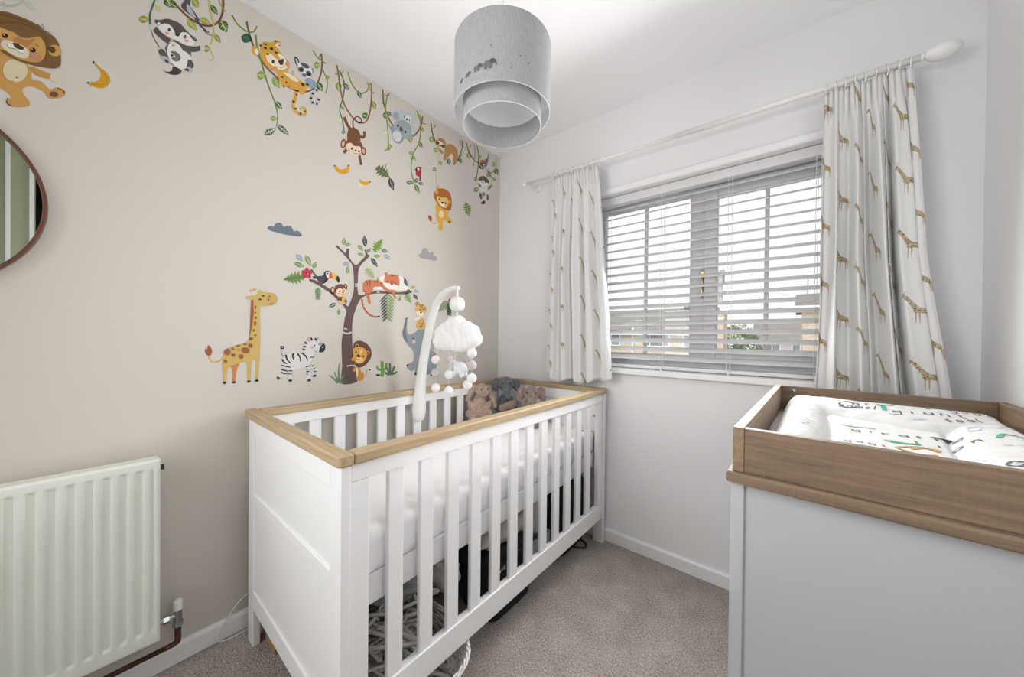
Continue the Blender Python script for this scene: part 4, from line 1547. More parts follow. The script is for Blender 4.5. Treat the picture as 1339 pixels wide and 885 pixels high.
def bricks(name, a, c, mortar, sc):
    t = NT(name)
    tc = t.n('TexCoord').outputs['Object']
    sx = t.n('SeparateXYZ', {0: tc})
    v = t.n('CombineXYZ', {0: t.math('ADD', sx.outputs[0], sx.outputs[1]), 1: sx.outputs[2], 2: 0.0}).outputs[0]
    br = t.n('TexBrick', {'Vector': v, 'Color1': rgb(a), 'Color2': rgb(c), 'Mortar': rgb(mortar), 'Scale': 1.0, 'Mortar Size': 0.006,
                          'Brick Width': 0.225, 'Row Height': 0.075})
    t.link(br.outputs[0], t.b.inputs['Base Color'])
    t.b.inputs['Roughness'].default_value = 0.9
    return t.m


M_brick = bricks('pale_buff_brick', 'dccbb4', 'd0b79a', 'ddd8ce', 1)
M_rooft = plain('grey_roof_tile', '9c9894', 0.85, var=0.12)
M_wfr = plain('white_house_trim', 'f2f2f0', 0.5)
M_pane = plain('dark_house_glass', '8f979c', 0.1)


def house(name, label, x0, x1, y0, y1, eave, ridge, wins, axis='x', chimney=None, wall=M_brick):
    h = empty(name, ((x0 + x1) / 2, (y0 + y1) / 2, -2.6), label, 'house')
    MB().box(x0, x1, y0, y1, -2.6, eave).build('walls', wall, h)
    ym = (y0 + y1) / 2
    # tiled roof in courses
    n = 9
    b = MB()
    for k in range(n):
        for s in (0, 1):
            ya = lerp(y0 - .35, ym, k / n) if s == 0 else lerp(y1 + .35, ym, k / n)
            yb = lerp(y0 - .35, ym, (k + 1.12) / n) if s == 0 else lerp(y1 + .35, ym, (k + 1.12) / n)
            za, zb = lerp(eave - .12, ridge, k / n), lerp(eave - .12, ridge, (k + 1.12) / n)
            b._add([(x0 - .25, ya, za + .07), (x1 + .25, ya, za + .07), (x1 + .25, yb, zb + .02), (x0 - .25, yb, zb + .02),
                    (x0 - .25, ya, za), (x1 + .25, ya, za), (x1 + .25, yb, zb - .06), (x0 - .25, yb, zb - .06)],
                   [(0, 1, 2, 3), (4, 7, 6, 5), (0, 4, 5, 1), (2, 6, 7, 3), (0, 3, 7, 4), (1, 5, 6, 2)])
    b.build('roof', M_rooft, h)
    b = MB()
    b.prism([(y0, eave - .02), (y1, eave - .02), (ym, ridge - .08)], 'x', x0 + .02, x0 + .2)
    b.prism([(y0, eave - .02), (y1, eave - .02), (ym, ridge - .08)], 'x', x1 - .2, x1 - .02)
    b.build('gables', wall, h)
    MB().box(x0 - .25, x1 + .25, y0 - .45, y0 - .30, eave - .22, eave - .06).build('gutter', M_wfr, h)
    for (wx0, wx1, wz0, wz1, split) in wins:
        f = MB()
        t_ = .07
        f.box(wx0, wx0 + t_, y0 - .04, y0 + .02, wz0, wz1).box(wx1 - t_, wx1, y0 - .04, y0 + .02, wz0, wz1)
        f.box(wx0, wx1, y0 - .04, y0 + .02, wz1 - t_, wz1).box(wx0 - .05, wx1 + .05, y0 - .08, y0 + .02, wz0 - .06, wz0 + t_)
        for q in split:
            f.box(q - t_ / 2, q + t_ / 2, y0 - .04, y0 + .02, wz0, wz1)
        fo = f.build('window', M_wfr, h)
        MB().box(wx0 + .03, wx1 - .03, y0 - .02, y0 + .01, wz0 + .03, wz1 - .03).build('pane', M_pane, fo)
    if chimney:
        for (c0, c1, ct_) in chimney:
            MB().box(c0, c1, ym - .3, ym + .3, ridge - .6, ct_).build('chimney', wall, h)
    return h


W = [(-7.6, -6.45, .62, 1.36, (-7.05,)), (-4.80, -3.95, .62, 1.36, (-4.42,)), (-5.30, -4.86, .62, 1.36, ()), (-3.25, -2.55, .60, 1.34, ())]
W = [(-9.4, -8.3, .62, 1.36, (-8.85,)), (-7.45, -6.45, .62, 1.36, (-7.0,)), (-5.05, -3.70, .62, 1.36, (-4.75, -4.05)), (-3.05, -2.35, .60, 1.34, ())]
hs = house('terraced_house', 'long pale brick terrace with grey tiled roof across the road', -13.0, -2.05, 18.0, 23.0, 1.50, 2.85, W)
MB().box(-1.56, -1.20, 18.0, 19.2, -2.6, 2.36).build('end_wall', M_brick, hs)
MB().box(-5.75, -5.65, 17.93, 18.0, -2.6, 1.7).build('downpipe', M_wfr, hs)
MB().ball((-3.35, 20.3, 2.92), (.22, .22, .16), 10, 8).build('roof_vent', M_rooft, hs)
house('brick_house', 'tall pale brick house behind the right side of the blind', 1.78, 7.5, 17.5, 23.0, 2.6, 3.3, [(2.6, 3.4, .4, 1.3, (3.0,))], chimney=None)
house('far_house', 'low grey roofed house far beyond the leafy tree', -1.6, 6.0, 38, 44, 1.1, 2.6, [(-.8, .4, -.4, .7, (-.2,)), (1.2, 2.4, -.4, .7, (1.8,))], wall=plain('pale_render', 'c9c6c2', .9))
an = MB()
an.tube([(1.95, 18.4, 2.6), (1.95, 18.4, 3.9)], .02, 5).tube([(1.4, 18.4, 3.86), (2.3, 18.4, 3.80)], .015, 5)
for k in range(7):
    an.tube([(1.42 + .13 * k, 18.2, 3.86 - .009 * k), (1.42 + .13 * k, 18.6, 3.86 - .009 * k)], .01, 4)
tag(an.build('roof_aerial', M_rooft), 'television aerial above the tall pale brick house', 'aerial')
tr_ = empty('leafy_tree', (-2.1, 29, -2.6), 'rounded green tree between the houses beyond the window', 'tree')
MB().tube([(-2.1, 29, -2.6), (-2.1, 29, -.4), (-2.0, 29, .8)], [.22, .18, .1], 8).build('trunk', plain('bark', '7a6a58', .9), tr_)
rt = random.Random(3)
b = MB()
for k in range(2600):
    th, ph = rt.uniform(0, 2 * pi), math.acos(rt.uniform(-1, 1))
    r = rt.uniform(.72, 1.0)
    p = Vector((-2.0 + 1.55 * r * sin(ph) * cos(th), 29 + 1.3 * r * sin(ph) * sin(th), .75 + 1.25 * r * cos(ph)))
    p += Vector((noise.noise(p * 1.3), noise.noise(p * 1.3 + Vector((9, 0, 0))), noise.noise(p * 1.3 + Vector((0, 7, 0))))) * .5
    u_ = Vector((rt.gauss(0, 1), rt.gauss(0, 1), rt.gauss(0, 1))).normalized() * .10
    v_ = u_.orthogonal().normalized() * .06
    b._add([p - u_, p - v_, p + u_, p + v_], [(0, 1, 2, 3)])
b.build('crown', plain('tree_leaf', '8fa27a', .8), tr_, kind='stuff')
# ------------------------------------------------------------------ wall stickers on the beige wall
# Each sticker is flat vinyl stuck on the wall: coloured outlines on the wall plane x = 0.  The outlines were measured on the
# photograph and are carried over to wall coordinates (y, z) here.
def wall_pt(px, py):
    d = CAM_F + (px - 669.5) / FPX * CAM_R - (py - 442.5) / FPX * CAM_U
    t = -CAM_P.x / d.x
    return (CAM_P.y + d.y * t, CAM_P.z + d.z * t)


def stick_mat(c):
    return plain('vinyl_' + c, c, 0.55, spec=0.3, k=0.97)


class Stk:
    def __init__(s, name, crop, parent=None):
        s.name, (s.x0, s.y0, s.s), s.parent = name, crop, parent
        s.pg, s.cols, s.lay = [], [], 0

    def _put(s, c, pts):
        if c not in s.cols:
            s.cols.append(c)
        s.lay += 1
        x = 0.0006 + 0.00007 * s.lay
        out = []
        for p in pts:
            y, z = wall_pt(s.x0 + p[0] / s.s, s.y0 + p[1] / s.s)
            out.append((x, y, z))
        s.pg.append((s.cols.index(c), out))
        return s

    def poly(s, c, pts):
        return s._put(c, pts)

    def blob(s, c, pts, n=4):
        return s._put(c, [(p.x, p.y) for p in crv([(a, b_, 0) for a, b_ in pts], n, True)])

    def ell(s, c, x, y, rx, ry=None, rot=0, n=18):
        ry = rx if ry is None else ry
        ca, sa = cos(radians(rot)), sin(radians(rot))
        return s._put(c, [(x + rx * cos(t) * ca - ry * sin(t) * sa, y + rx * cos(t) * sa + ry * sin(t) * ca) for t in [2 * pi * k / n for k in range(n)]])

    def line(s, c, pts, w0, w1=None, n=5):
        w1 = w0 if w1 is None else w1
        p = crv([(a, b_, 0) for a, b_ in pts], n) if len(pts) > 2 else [Vector((a, b_, 0)) for a, b_ in pts]
        L, R_ = [], []
        for i, q in enumerate(p):
            d = (p[min(i + 1, len(p) - 1)] - p[max(i - 1, 0)])
            d = d.normalized() if d.length > 1e-9 else Vector((1, 0, 0))
            w_ = lerp(w0, w1, i / (len(p) - 1)) / 2
            L.append((q.x - d.y * w_, q.y + d.x * w_))
            R_.append((q.x + d.y * w_, q.y - d.x * w_))
        return s._put(c, L + R_[::-1])

    def leaf(s, c, x, y, ln, wd, ang, vein=None):
        """pointed leaf centred on x, y; ang 0 points right, 90 points down"""
        ca, sa = cos(radians(ang)), sin(radians(ang))
        n = 7
        up = [(-ln / 2 + ln * k / n, wd / 2 * sin(pi * (k / n) ** .85)) for k in range(n + 1)]
        dn = [(a, -b_) for a, b_ in up[1:-1]][::-1]
        s._put(c, [(x + a * ca - b_ * sa, y + a * sa + b_ * ca) for a, b_ in up + dn])
        if vein:
            s.line(vein, [(x - ln * .40 * ca, y - ln * .40 * sa), (x + ln * .36 * ca, y + ln * .36 * sa)], wd * .10)
            for k in (-.15, .05, .22):
                for sg in (-1, 1):
                    bx_, by_ = x + ln * k * ca, y + ln * k * sa
                    ex, ey = ln * .13, sg * wd * .28
                    s.line(vein, [(bx_, by_), (bx_ + ex * ca - ey * sa, by_ + ex * sa + ey * ca)], wd * .06)
        return s

    def monstera(s, c, x, y, ln, wd, ang, vein=None):
        ca, sa = cos(radians(ang)), sin(radians(ang))
        up = []
        for k in range(1, 12):
            t = k / 12
            w_ = wd / 2 * sin(pi * t ** .7) * (1.0 if k % 2 else .34)
            up.append((-ln / 2 + ln * (t - (.03 if k % 2 else -.03)), w_))
        pts = [(-ln / 2, 0)] + up + [(ln / 2, 0)] + [(a, -b_) for a, b_ in up[::-1]]
        s._put(c, [(x + a * ca - b_ * sa, y + a * sa + b_ * ca) for a, b_ in pts])
        if vein:
            s.line(vein, [(x - ln * .45 * ca, y - ln * .45 * sa), (x + ln * .4 * ca, y + ln * .4 * sa)], wd * .05)
        return s

    def frond(s, c, x0, y0, x1, y1, n, ln, w_, c2=None):
        s.line(c, [(x0, y0), (x1, y1)], w_ * .6)
        d = Vector((x1 - x0, y1 - y0)).normalized()
        a = math.degrees(math.atan2(d.y, d.x))
        for k in range(n):
            t = (k + .3) / n
            l2 = ln * (1 - .45 * t)
            for sg in (-1, 1):
                an = a + sg * 42
                bx_, by_ = lerp(x0, x1, t), lerp(y0, y1, t)
                s.leaf(c2 if (c2 and sg > 0) else c, bx_ + cos(radians(an)) * l2 * .5, by_ + sin(radians(an)) * l2 * .5, l2, w_, an)
        return s

    def build(s, label=None, cat='wall sticker', group=None):
        ys = [p[1] for _, g in s.pg for p in g]
        zs = [p[2] for _, g in s.pg for p in g]
        o0 = Vector((0, sum(ys) / len(ys), min(zs))) if s.parent is None else wloc(s.parent)
        v, f, mi = [], [], []
        for c, g in s.pg:
            f.append(tuple(range(len(v), len(v) + len(g))))
            v += [tuple(Vector(p) - o0) for p in g]
            mi.append(c)
        me = bpy.data.meshes.new(s.name)
        me.from_pydata(v, [], f)
        for c in s.cols:
            me.materials.append(stick_mat(c))
        me.polygons.foreach_set('material_index', mi)
        o = bpy.data.objects.new(s.name, me)
        COL.objects.link(o)
        if s.parent is None:
            o.location = o0
            o['_loc'] = tuple(o0)
            tag(o, label, cat, group)
        else:
            o.parent = s.parent
            if label:
                o['label'] = label
        return o


A, Bc, Cc, Dc = (0, 0, 5.9), (175, 0, 8.044), (300, 10, 4.914), (430, 80, 4.915)
Ec, Fc, Gc, Hc = (540, 150, 5.533), (262, 370, 6.325), (350, 430, 7.876), (365, 300, 6.805)
Ic, Jc, Kc, Tc = (465, 340, 9.833), (515, 380, 7.378), (430, 430, 11.06), (260, 280, 3.524)
DK, WHT, PINK = '2b2a2c', 'e6e3dd', 'dba79c'
G1, G2, G3, OLV, YG = '3f6b3c', '2f5a44', '5e8a3e', '8a9132', 'b5b35e'
VEIN, BRN = 'c5cf9a', '8a5a3c'


def leaves(parent, crop, lst):
    for (c, x, y, ln, wd, an, *vn) in lst:
        Stk('leaf', crop, parent).leaf(c, x, y, ln, wd, an, vn[0] if vn else VEIN).build()


# ---- big lion, top left
s = Stk('lion_sticker', A)
s.blob('c99a52', [(-80, 400), (50, 415), (130, 465), (200, 490), (240, 560), (250, 612), (320, 630), (385, 690), (430, 676), (490, 690), (508, 715), (485, 748), (420, 762), (370, 755), (330, 705), (240, 668),
                  (175, 685), (185, 730), (228, 785), (215, 822), (100, 826), (52, 800), (50, 765), (90, 750), (20, 690), (-80, 640)])
s.ell('dccfae', 118, 545, 96, 90, 15).line('a97c3e', [(30, 500), (20, 560), (50, 610), (110, 632)], 4)
s.ell('7a5230', 132, 600, 12, 5, 15)
s.blob('c1924c', [(225, 512), (300, 535), (392, 575), (388, 607), (320, 598), (262, 570)])
s.blob('d9cfb4', [(392, 578), (440, 585), (476, 610), (474, 645), (430, 640), (390, 606)])
s.ell('6f4b2b', 416, 728, 33, 22, 5)
for x, y in ((450, 683), (470, 690), (488, 703), (494, 716), (60, 765), (54, 785), (62, 803), (78, 812)):
    s.ell('4a3524', x, y, 8, 5, 30)
s.blob('7b5c34', [(-90, 110), (0, 90), (60, 95), (150, 128), (240, 165), (300, 205), (340, 240), (410, 280), (455, 340), (470, 430), (468, 505), (438, 527), (400, 530), (300, 517), (200, 492), (130, 468), (50, 425), (-20, 380), (-90, 330)])
for a in (([(285, 190), (325, 220), (345, 245)], 9), ([(325, 185), (345, 235)], 6), ([(345, 240), (400, 262)], 8), ([(390, 520), (400, 500), (395, 470)], 8), ([(440, 525), (446, 495), (432, 470)], 8)):
    s.line('6a4c2a', a[0], a[1], 2)
s.blob('cf9f57', [(-80, 200), (60, 236), (120, 258), (210, 290), (300, 285), (345, 340), (352, 420), (312, 478), (230, 480), (130, 448), (50, 398), (-80, 350)])
s.blob('b88248', [(125, 285), (200, 310), (270, 300), (245, 335), (200, 370), (110, 330)])
s.blob('7b5c34', [(120, 250), (220, 235), (310, 265), (260, 292), (190, 297), (135, 275)])
s.line('644824', [(-40, 185), (120, 175), (250, 215), (330, 255), (365, 330), (350, 470)], 5)
s.line('644824', [(0, 110), (150, 150), (250, 200)], 4)
s.blob('e0d5ba', [(5, 345), (30, 313), (90, 322), (190, 365), (226, 415), (205, 452), (140, 442), (55, 400)])
s.blob('f0ede6', [(60, 340), (110, 345), (115, 380), (70, 370)]).blob('f0ede6', [(125, 380), (185, 395), (180, 420), (130, 405)])
s.blob('4a3327', [(100, 335), (130, 338), (185, 372), (175, 388), (140, 382), (112, 362)])
s.line('3d2c20', [(55, 340), (70, 370), (115, 382), (150, 408), (185, 415)], 4)
for x, y in ((42, 280), (255, 390)):
    s.ell('1f1b19', x, y, 24, 18, 20).ell('e8e4da', x - 8, y - 7, 5)
s.line('5a3f24', [(268, 340), (285, 352), (300, 368)], 5).ell('c58a74', 276, 440, 46, 30, 20).ell('c58a74', -5, 318, 24, 20)
s.ell('cf9f57', 424, 395, 52, 44, 20).ell('5d4227', 402, 388, 30, 24, 30)
s.build('large lion sticker with brown mane high on the beige wall at the left')
s = Stk('vine_sticker', A)
s.line('b7c2a9', [(-60, 10), (0, 35), (60, 48), (130, 40), (170, 15), (182, -20)], 17).line('c9a48f', [(-30, 45), (10, 40), (36, 34), (20, 20), (-20, 15)], 6)
r_ = s.build('pale green vine sticker above the large lion')
leaves(r_, A, [('bdc8ae', 230, 48, 120, 44, 42, 'd5dccb')])
s = Stk('banana_sticker', A)
s.blob('d19a1f', [(715, 474), (730, 478), (748, 510), (800, 540), (846, 590), (846, 640), (800, 680), (735, 674), (675, 645), (682, 632), (740, 632), (777, 595), (772, 550), (742, 512)])
s.line('b67e16', [(735, 490), (815, 580), (810, 650), (700, 650)], 5).ell('4d3b1c', 721, 482, 8, 12, 20).ell('4d3b1c', 681, 640, 6, 9)
s.build('curved banana sticker to the right of the large lion')

# ---- possum mother and cub on the vines, top
s = Stk('vine_sticker', Bc)
s.line('7a5230', [(415, 10), (470, 80), (560, 170), (640, 225), (720, 262), (800, 272), (880, 240), (925, 160), (940, 60), (935, -40)], 20, 26)
s.line(G1, [(225, -20), (200, 60), (170, 150), (170, 260)], 20).line('4d5a2c', [(180, 320), (215, 410), (270, 500)], 9)
s.line('c4bf6a', [(790, -10), (800, 100), (835, 240), (838, 370), (800, 475)], 18).line('c4bf6a', [(805, 530), (840, 610), (810, 640), (790, 630)], 10)
s.line('9aa03a', [(890, 0), (920, 60), (962, 125)], 10)
r_ = s.build('vine sticker with round green leaves hanging by the ceiling at the possum')
leaves(r_, Bc, [('8a9430', 105, 205, 115, 80, 5), ('3f6b30', 365, 25, 130, 100, 65), ('3f7a45', 420, 60, 90, 50, 40), ('c6c27c', 255, 90, 110, 46, 60, 'dcd9a8'), ('97a02f', 650, 35, 110, 75, 60), ('9aa338', 612, 262, 160, 70, 48),
                ('9aa338', 748, 222, 130, 66, 25), ('3c6340', 845, 105, 130, 56, 55), ('48703a', 945, 275, 145, 100, 60), ('8f9a3a', 880, 405, 120, 52, 55), ('8b962f', 768, 512, 80, 76, 0)])
s = Stk('bird_tail_sticker', Bc)
s.blob('5d5358', [(560, -30), (600, 0), (590, 60), (640, 130), (690, 210), (665, 230), (620, 180), (520, 105), (498, 55), (520, 25)])
s.blob('b6b6c2', [(560, 40), (600, 90), (640, 160), (655, 185), (620, 175), (560, 110)])
s.line('574a4e', [(650, 205), (720, 290), (790, 345)], 26, 12).line('574a4e', [(690, 240), (760, 345), (832, 378)], 16, 5)
s.build('long grey tailed bird sticker sitting on the vine above the possum')
s = Stk('possum_sticker', Bc)
s.line('5b5250', [(215, 300), (280, 370), (375, 440)], 52, 60).line('5b5250', [(560, 510), (640, 520), (705, 505)], 60, 50)
s.blob('c9c7cf', [(160, 270), (205, 270), (212, 310), (180, 320)]).blob('c9c7cf', [(700, 490), (745, 480), (745, 530), (705, 530)])
s.blob('4a3d3b', [(285, 722), (340, 755), (400, 745), (415, 700), (500, 740), (480, 780), (420, 790), (350, 770)])
s.blob('5f5856', [(260, 530), (300, 515), (345, 560), (330, 500), (380, 450), (440, 420), (540, 460), (600, 540), (600, 620), (630, 680), (610, 725), (540, 735), (430, 700), (330, 620), (270, 570)])
s.blob('b7b5bd', [(275, 590), (340, 600), (385, 650), (370, 680), (310, 645)]).ell('454042', 345, 645, 26, 15, 40)
s.blob('b7b5bd', [(520, 715), (580, 705), (622, 740), (590, 765), (535, 745)]).ell('454042', 558, 735, 25, 14, 10)
s.blob('e6e4df', [(350, 520), (395, 440), (470, 470), (520, 540), (560, 600), (560, 680), (520, 735), (430, 695), (370, 620)])
s.blob('77726f', [(385, 545), (440, 545), (490, 590), (480, 640), (430, 648), (395, 610), (440, 600)])
s.ell(DK, 402, 585, 14, 13).ell('e0b0ad', 540, 580, 25, 18).blob('e6e4df', [(490, 540), (550, 550), (610, 620), (580, 630), (520, 600)])
s.ell(PINK, 415, 478, 20, 14)
s.blob('5b514e', [(225, 210), (270, 215), (350, 200), (420, 220), (490, 255), (550, 320), (600, 370), (655, 410), (652, 438), (600, 430), (520, 440), (420, 400), (330, 330), (260, 260), (230, 245)])
s.blob('e6e4df', [(255, 275), (330, 250), (395, 280), (430, 340), (470, 385), (500, 345), (560, 350), (610, 410), (640, 440), (620, 480), (550, 480), (450, 430), (370, 390), (280, 330)])
s.blob('5b514e', [(430, 340), (460, 345), (480, 370), (465, 385), (440, 370)])
for x, y in ((370, 312), (535, 390)):
    s.ell(DK, x, y, 15, 19).ell('f5f5f2', x - 4, y - 7, 4)
s.ell('2b2527', 455, 372, 22, 12, 20).ell(PINK, 352, 352, 24, 15, 10).ell(PINK, 555, 432, 24, 15, 10)
s.ell('e6e4df', 262, 250, 16, 12).ell('8a807c', 640, 412, 12, 8, 40)
s.build('possum sticker carrying a cub and hanging from vines near the ceiling')

# ---- leopard and lemur
s = Stk('vine_sticker', Cc)
s.line('7d5a45', [(110, 88), (128, 170), (160, 260), (215, 355), (290, 435), (380, 510), (470, 540), (540, 520), (580, 450), (595, 370), (590, 295)], 12, 10)
s.line('6f8f3a', [(16, 46), (50, 105), (110, 152), (155, 155), (178, 118)], 9)
s.line('6f8f3a', [(168, 175), (180, 260), (215, 385), (250, 500), (295, 620), (310, 700), (300, 770)], 13, 4)
s.line('7f9a3e', [(538, 275), (565, 320), (618, 360)], 7).line('7f9a3e', [(600, 400), (630, 480), (618, 552)], 6).line('7f9a3e', [(585, 300), (570, 330)], 5)
r_ = s.build('vine sticker hanging in a loop with the leopard lying on it')
leaves(r_, Cc, [(G2, 110, 198, 74, 62, 20, '3f7a5c'), ('86a03c', 203, 436, 56, 56, 10), ('8aa04a', 300, 482, 84, 44, 60), ('3c6b5c', 318, 628, 66, 32, 52), ('86a03c', 284, 712, 48, 32, 0), ('586a4e', 262, 796, 86, 44, -25, 'dfe0d2'), ('586a4e', 345, 785, 100, 36, 42, 'dfe0d2'),
                ('86a03c', 562, 370, 44, 44, 0), ('2f5f3c', 580, 508, 66, 40, 60), ('86a03c', 632, 448, 36, 20, 30)])
s = Stk('leopard_sticker', Cc)
YL, SP = 'd7a546', '4d3a26'
s.line(YL, [(430, 530), (420, 590), (410, 640), (440, 680), (480, 690), (490, 660), (470, 640), (452, 655)], 24, 12)
s.blob(YL, [(300, 405), (350, 400), (420, 440), (470, 480), (500, 500), (480, 550), (455, 556), (440, 525), (400, 525), (370, 500), (350, 520), (330, 490), (315, 450)])
s.blob('efe2c4', [(345, 415), (400, 430), (445, 470), (420, 475), (370, 440)])
s.ell(YL, 165, 278, 20, 34, -20).ell('efe2c4', 175, 285, 12, 22, -20).ell(YL, 303, 235, 30, 26, 20).ell('efe2c4', 312, 245, 18, 17)
s.blob(YL, [(205, 230), (245, 220), (300, 250), (340, 310), (380, 350), (380, 395), (330, 412), (270, 400), (225, 360), (200, 300)])
s.blob('f0e6d0', [(235, 305), (270, 300), (300, 330), (330, 340), (310, 298), (340, 310), (365, 345), (372, 385), (330, 400), (290, 385), (245, 345)])
for x, y in ((280, 348), (341, 341)):
    s.ell(DK, x, y, 9, 12)
s.blob(SP, [(312, 342), (340, 340), (346, 362), (328, 370)]).line(SP, [(322, 385), (340, 385), (352, 372)], 3)
s.ell('e5956a', 290, 390, 18, 14).ell('e5956a', 372, 362, 14, 16)
for x, y, r in ((230, 260, 11), (270, 265, 13), (200, 245, 8), (245, 300, 9), (235, 238, 7), (300, 290, 9), (298, 218, 6), (320, 245, 6), (225, 235, 6), (340, 448, 7), (365, 480, 6), (350, 505, 6), (432, 560, 7), (410, 605, 9), (425, 650, 8), (455, 682, 8), (485, 668, 7), (470, 495, 12), (500, 495, 10)):
    s.ell(SP, x, y, r, r * .75, 30)
s.line('b98a3e', [(400, 405), (415, 425), (400, 438)], 3)
s.build('yellow spotted leopard sticker lounging on the vine loop')
s = Stk('lemur_sticker', Cc)
s.line('b9c0c8', [(572, 520), (535, 550), (522, 590), (545, 618), (575, 605), (570, 580)], 18, 14)
for x, y, a in ((560, 530, 60), (535, 552, 40), (524, 582, 0), (534, 610, -40), (562, 616, 80), (575, 592, 20)):
    s.ell(DK, x, y, 10, 6, a)
s.blob('93a6b5', [(490, 460), (520, 455), (555, 480), (555, 512), (520, 515), (495, 490)])
s.blob(DK, [(420, 315), (445, 335), (445, 375), (425, 360)]).blob('ccd2da', [(425, 325), (440, 345), (440, 370), (430, 355)]).blob('8a96a6', [(515, 400), (540, 390), (540, 415), (525, 420)])
s.blob('e9ebee', [(440, 360), (480, 360), (525, 395), (530, 420), (510, 450), (480, 440), (450, 410)]).blob('5a5e66', [(455, 355), (490, 360), (515, 385), (490, 392), (465, 375)])
for x, y in ((460, 398), (508, 425)):
    s.ell('6a6450', x, y, 20, 17, 30).ell(DK, x + 2, y + 2, 10)
s.ell('5a6d86', 480, 434, 14, 10, 30)
s.build('grey lemur sticker with ringed tail beside the leopard')

# ---- hanging monkey
s = Stk('vine_sticker', Dc)
s.line('96633f', [(52, 25), (65, 110), (80, 210), (110, 300), (165, 375), (210, 398), (248, 375), (268, 300), (275, 200), (272, 140)], 9)
s.line('3d6b55', [(68, 60), (98, 140), (92, 230), (70, 310), (85, 370), (98, 450)], 7).line('7f9a3e', [(40, 82), (75, 85), (96, 55)], 6)
s.line('7f9a3e', [(120, 68), (150, 150), (200, 205), (245, 190), (262, 140)], 7).line('7f9a3e', [(245, 135), (270, 190), (292, 205)], 5)
r_ = s.build('vine sticker the brown monkey hangs from')
leaves(r_, Dc, [('86a03c', 63, 165, 64, 38, 80), ('3c6b5c', 112, 163, 56, 28, 50), ('86a03c', 88, 300, 34, 18, 60), ('d5d6a2', 70, 378, 42, 36, 0, 'e8e8cc'), ('3c6b5c', 94, 455, 26, 22, -40), (G1, 235, 350, 48, 38, 20), ('8f9a35', 290, 283, 62, 32, 70), ('3c6b5c', 197, 215, 56, 26, 65)])
s = Stk('monkey_sticker', Dc)
MB_ = '7c4f34'
s.line(MB_, [(158, 430), (155, 380), (185, 355), (210, 380), (195, 398), (180, 385)], 9, 7).line(MB_, [(98, 358), (115, 400), (140, 440)], 18).line(MB_, [(195, 480), (225, 490), (228, 450)], 16)
s.blob(MB_, [(125, 440), (165, 428), (198, 460), (200, 520), (160, 535), (120, 510)])
s.line(MB_, [(120, 560), (95, 590)], 20).line(MB_, [(195, 600), (208, 668)], 16)
s.ell(MB_, 92, 530, 16, 30, 10).ell('d8b08c', 92, 530, 9, 20, 10).ell(MB_, 222, 578, 17, 27, -10).ell('d8b08c', 222, 578, 9, 17, -10)
s.ell(MB_, 160, 545, 58, 50, 25).blob('ecd6c0', [(112, 535), (140, 525), (165, 545), (200, 550), (205, 590), (180, 612), (140, 595), (115, 570)])
for x, y in ((147, 562), (193, 580)):
    s.ell(DK, x, y, 6, 8)
s.ell('5a4334', 170, 575, 7, 5).line('5a4334', [(160, 590), (172, 596), (182, 592)], 3).ell(PINK, 128, 572, 9, 7).ell(PINK, 195, 598, 9, 7)
s.build('brown monkey sticker hanging upside down by its tail')
s = Stk('banana_sticker', Dc)
s.blob('dca31e', [(32, 668), (45, 670), (70, 695), (105, 690), (122, 668), (132, 668), (130, 705), (105, 725), (65, 718), (42, 695)]).ell('5d4420', 37, 671, 6, 4).ell('5d4420', 127, 670, 6, 4)
s.build('whole banana sticker under the hanging monkey')
s = Stk('banana_sticker', Dc)
s.blob('e8dfae', [(180, 720), (195, 755), (215, 785), (225, 805), (190, 795), (205, 770)]).blob('dca31e', [(195, 755), (225, 775), (268, 770), (262, 785), (235, 798), (205, 785)]).ell('5d4420', 264, 774, 5, 4)
s.build('half peeled banana sticker under the hanging monkey')
s = Stk('monstera_leaf_sticker', Dc)
s.monstera('5f6d42', 350, 715, 110, 84, 40, '8a946c').line('5f6d42', [(372, 660), (350, 712)], 4)
s.build('split monstera leaf sticker below the koala')
s = Stk('dark_leaf_sticker', Dc)
s.leaf('3a403c', 402, 790, 88, 34, 72, '9aa09a')
s.build('dark pointed leaf sticker below the koala')

# ---- koala
s = Stk('koala_sticker', Dc)
KG, KL = '9fabb0', 'c2cace'
s.ell(KL, 470, 345, 28, 34, -20).ell(KL, 535, 375, 22, 28, 20).ell(KL, 505, 365, 36, 40).ell('dfe3e4', 508, 372, 24, 26)
for x, y in ((486, 358), (518, 380)):
    s.ell(DK, x, y, 4, 5)
s.ell('4c5156', 501, 374, 6, 9, 20)
s.blob('8f9da4', [(380, 400), (400, 450), (410, 500), (445, 530), (475, 515), (478, 480), (440, 440), (400, 420)])
s.ell(KL, 430, 350, 30, 36, -20).ell(KG, 432, 354, 20, 26, -20).ell(KL, 535, 440, 24, 34, -20).ell(KG, 470, 435, 62, 56, 30).ell(KG, 500, 475, 40, 26, 20).ell('d5dadb', 438, 482, 30, 36, -30)
for x, y in ((443, 415), (490, 455)):
    s.ell(DK, x, y, 7, 8)
s.ell('55585c', 464, 436, 10, 16, -15).ell('cbb5ba', 440, 445, 9, 7)
s.build('grey koala sticker with a cub resting on a vine')
s = Stk('vine_sticker', Dc)
s.line('96633f', [(346, 182), (352, 260), (375, 345), (415, 420), (450, 450)], 9).line('96633f', [(510, 480), (545, 480), (585, 430), (603, 355)], 12, 8)
s.line('7f9a3e', [(380, 205), (365, 300), (378, 430), (382, 545), (360, 578)], 7).line('7f9a3e', [(355, 210), (378, 225), (390, 205)], 6)
s.line('7f9a3e', [(565, 320), (590, 400), (580, 520), (540, 600), (528, 690), (545, 770)], 7).line('7f9a3e', [(585, 340), (600, 395), (622, 405)], 5)
r_ = s.build('vine sticker holding the koala and a small red bird')
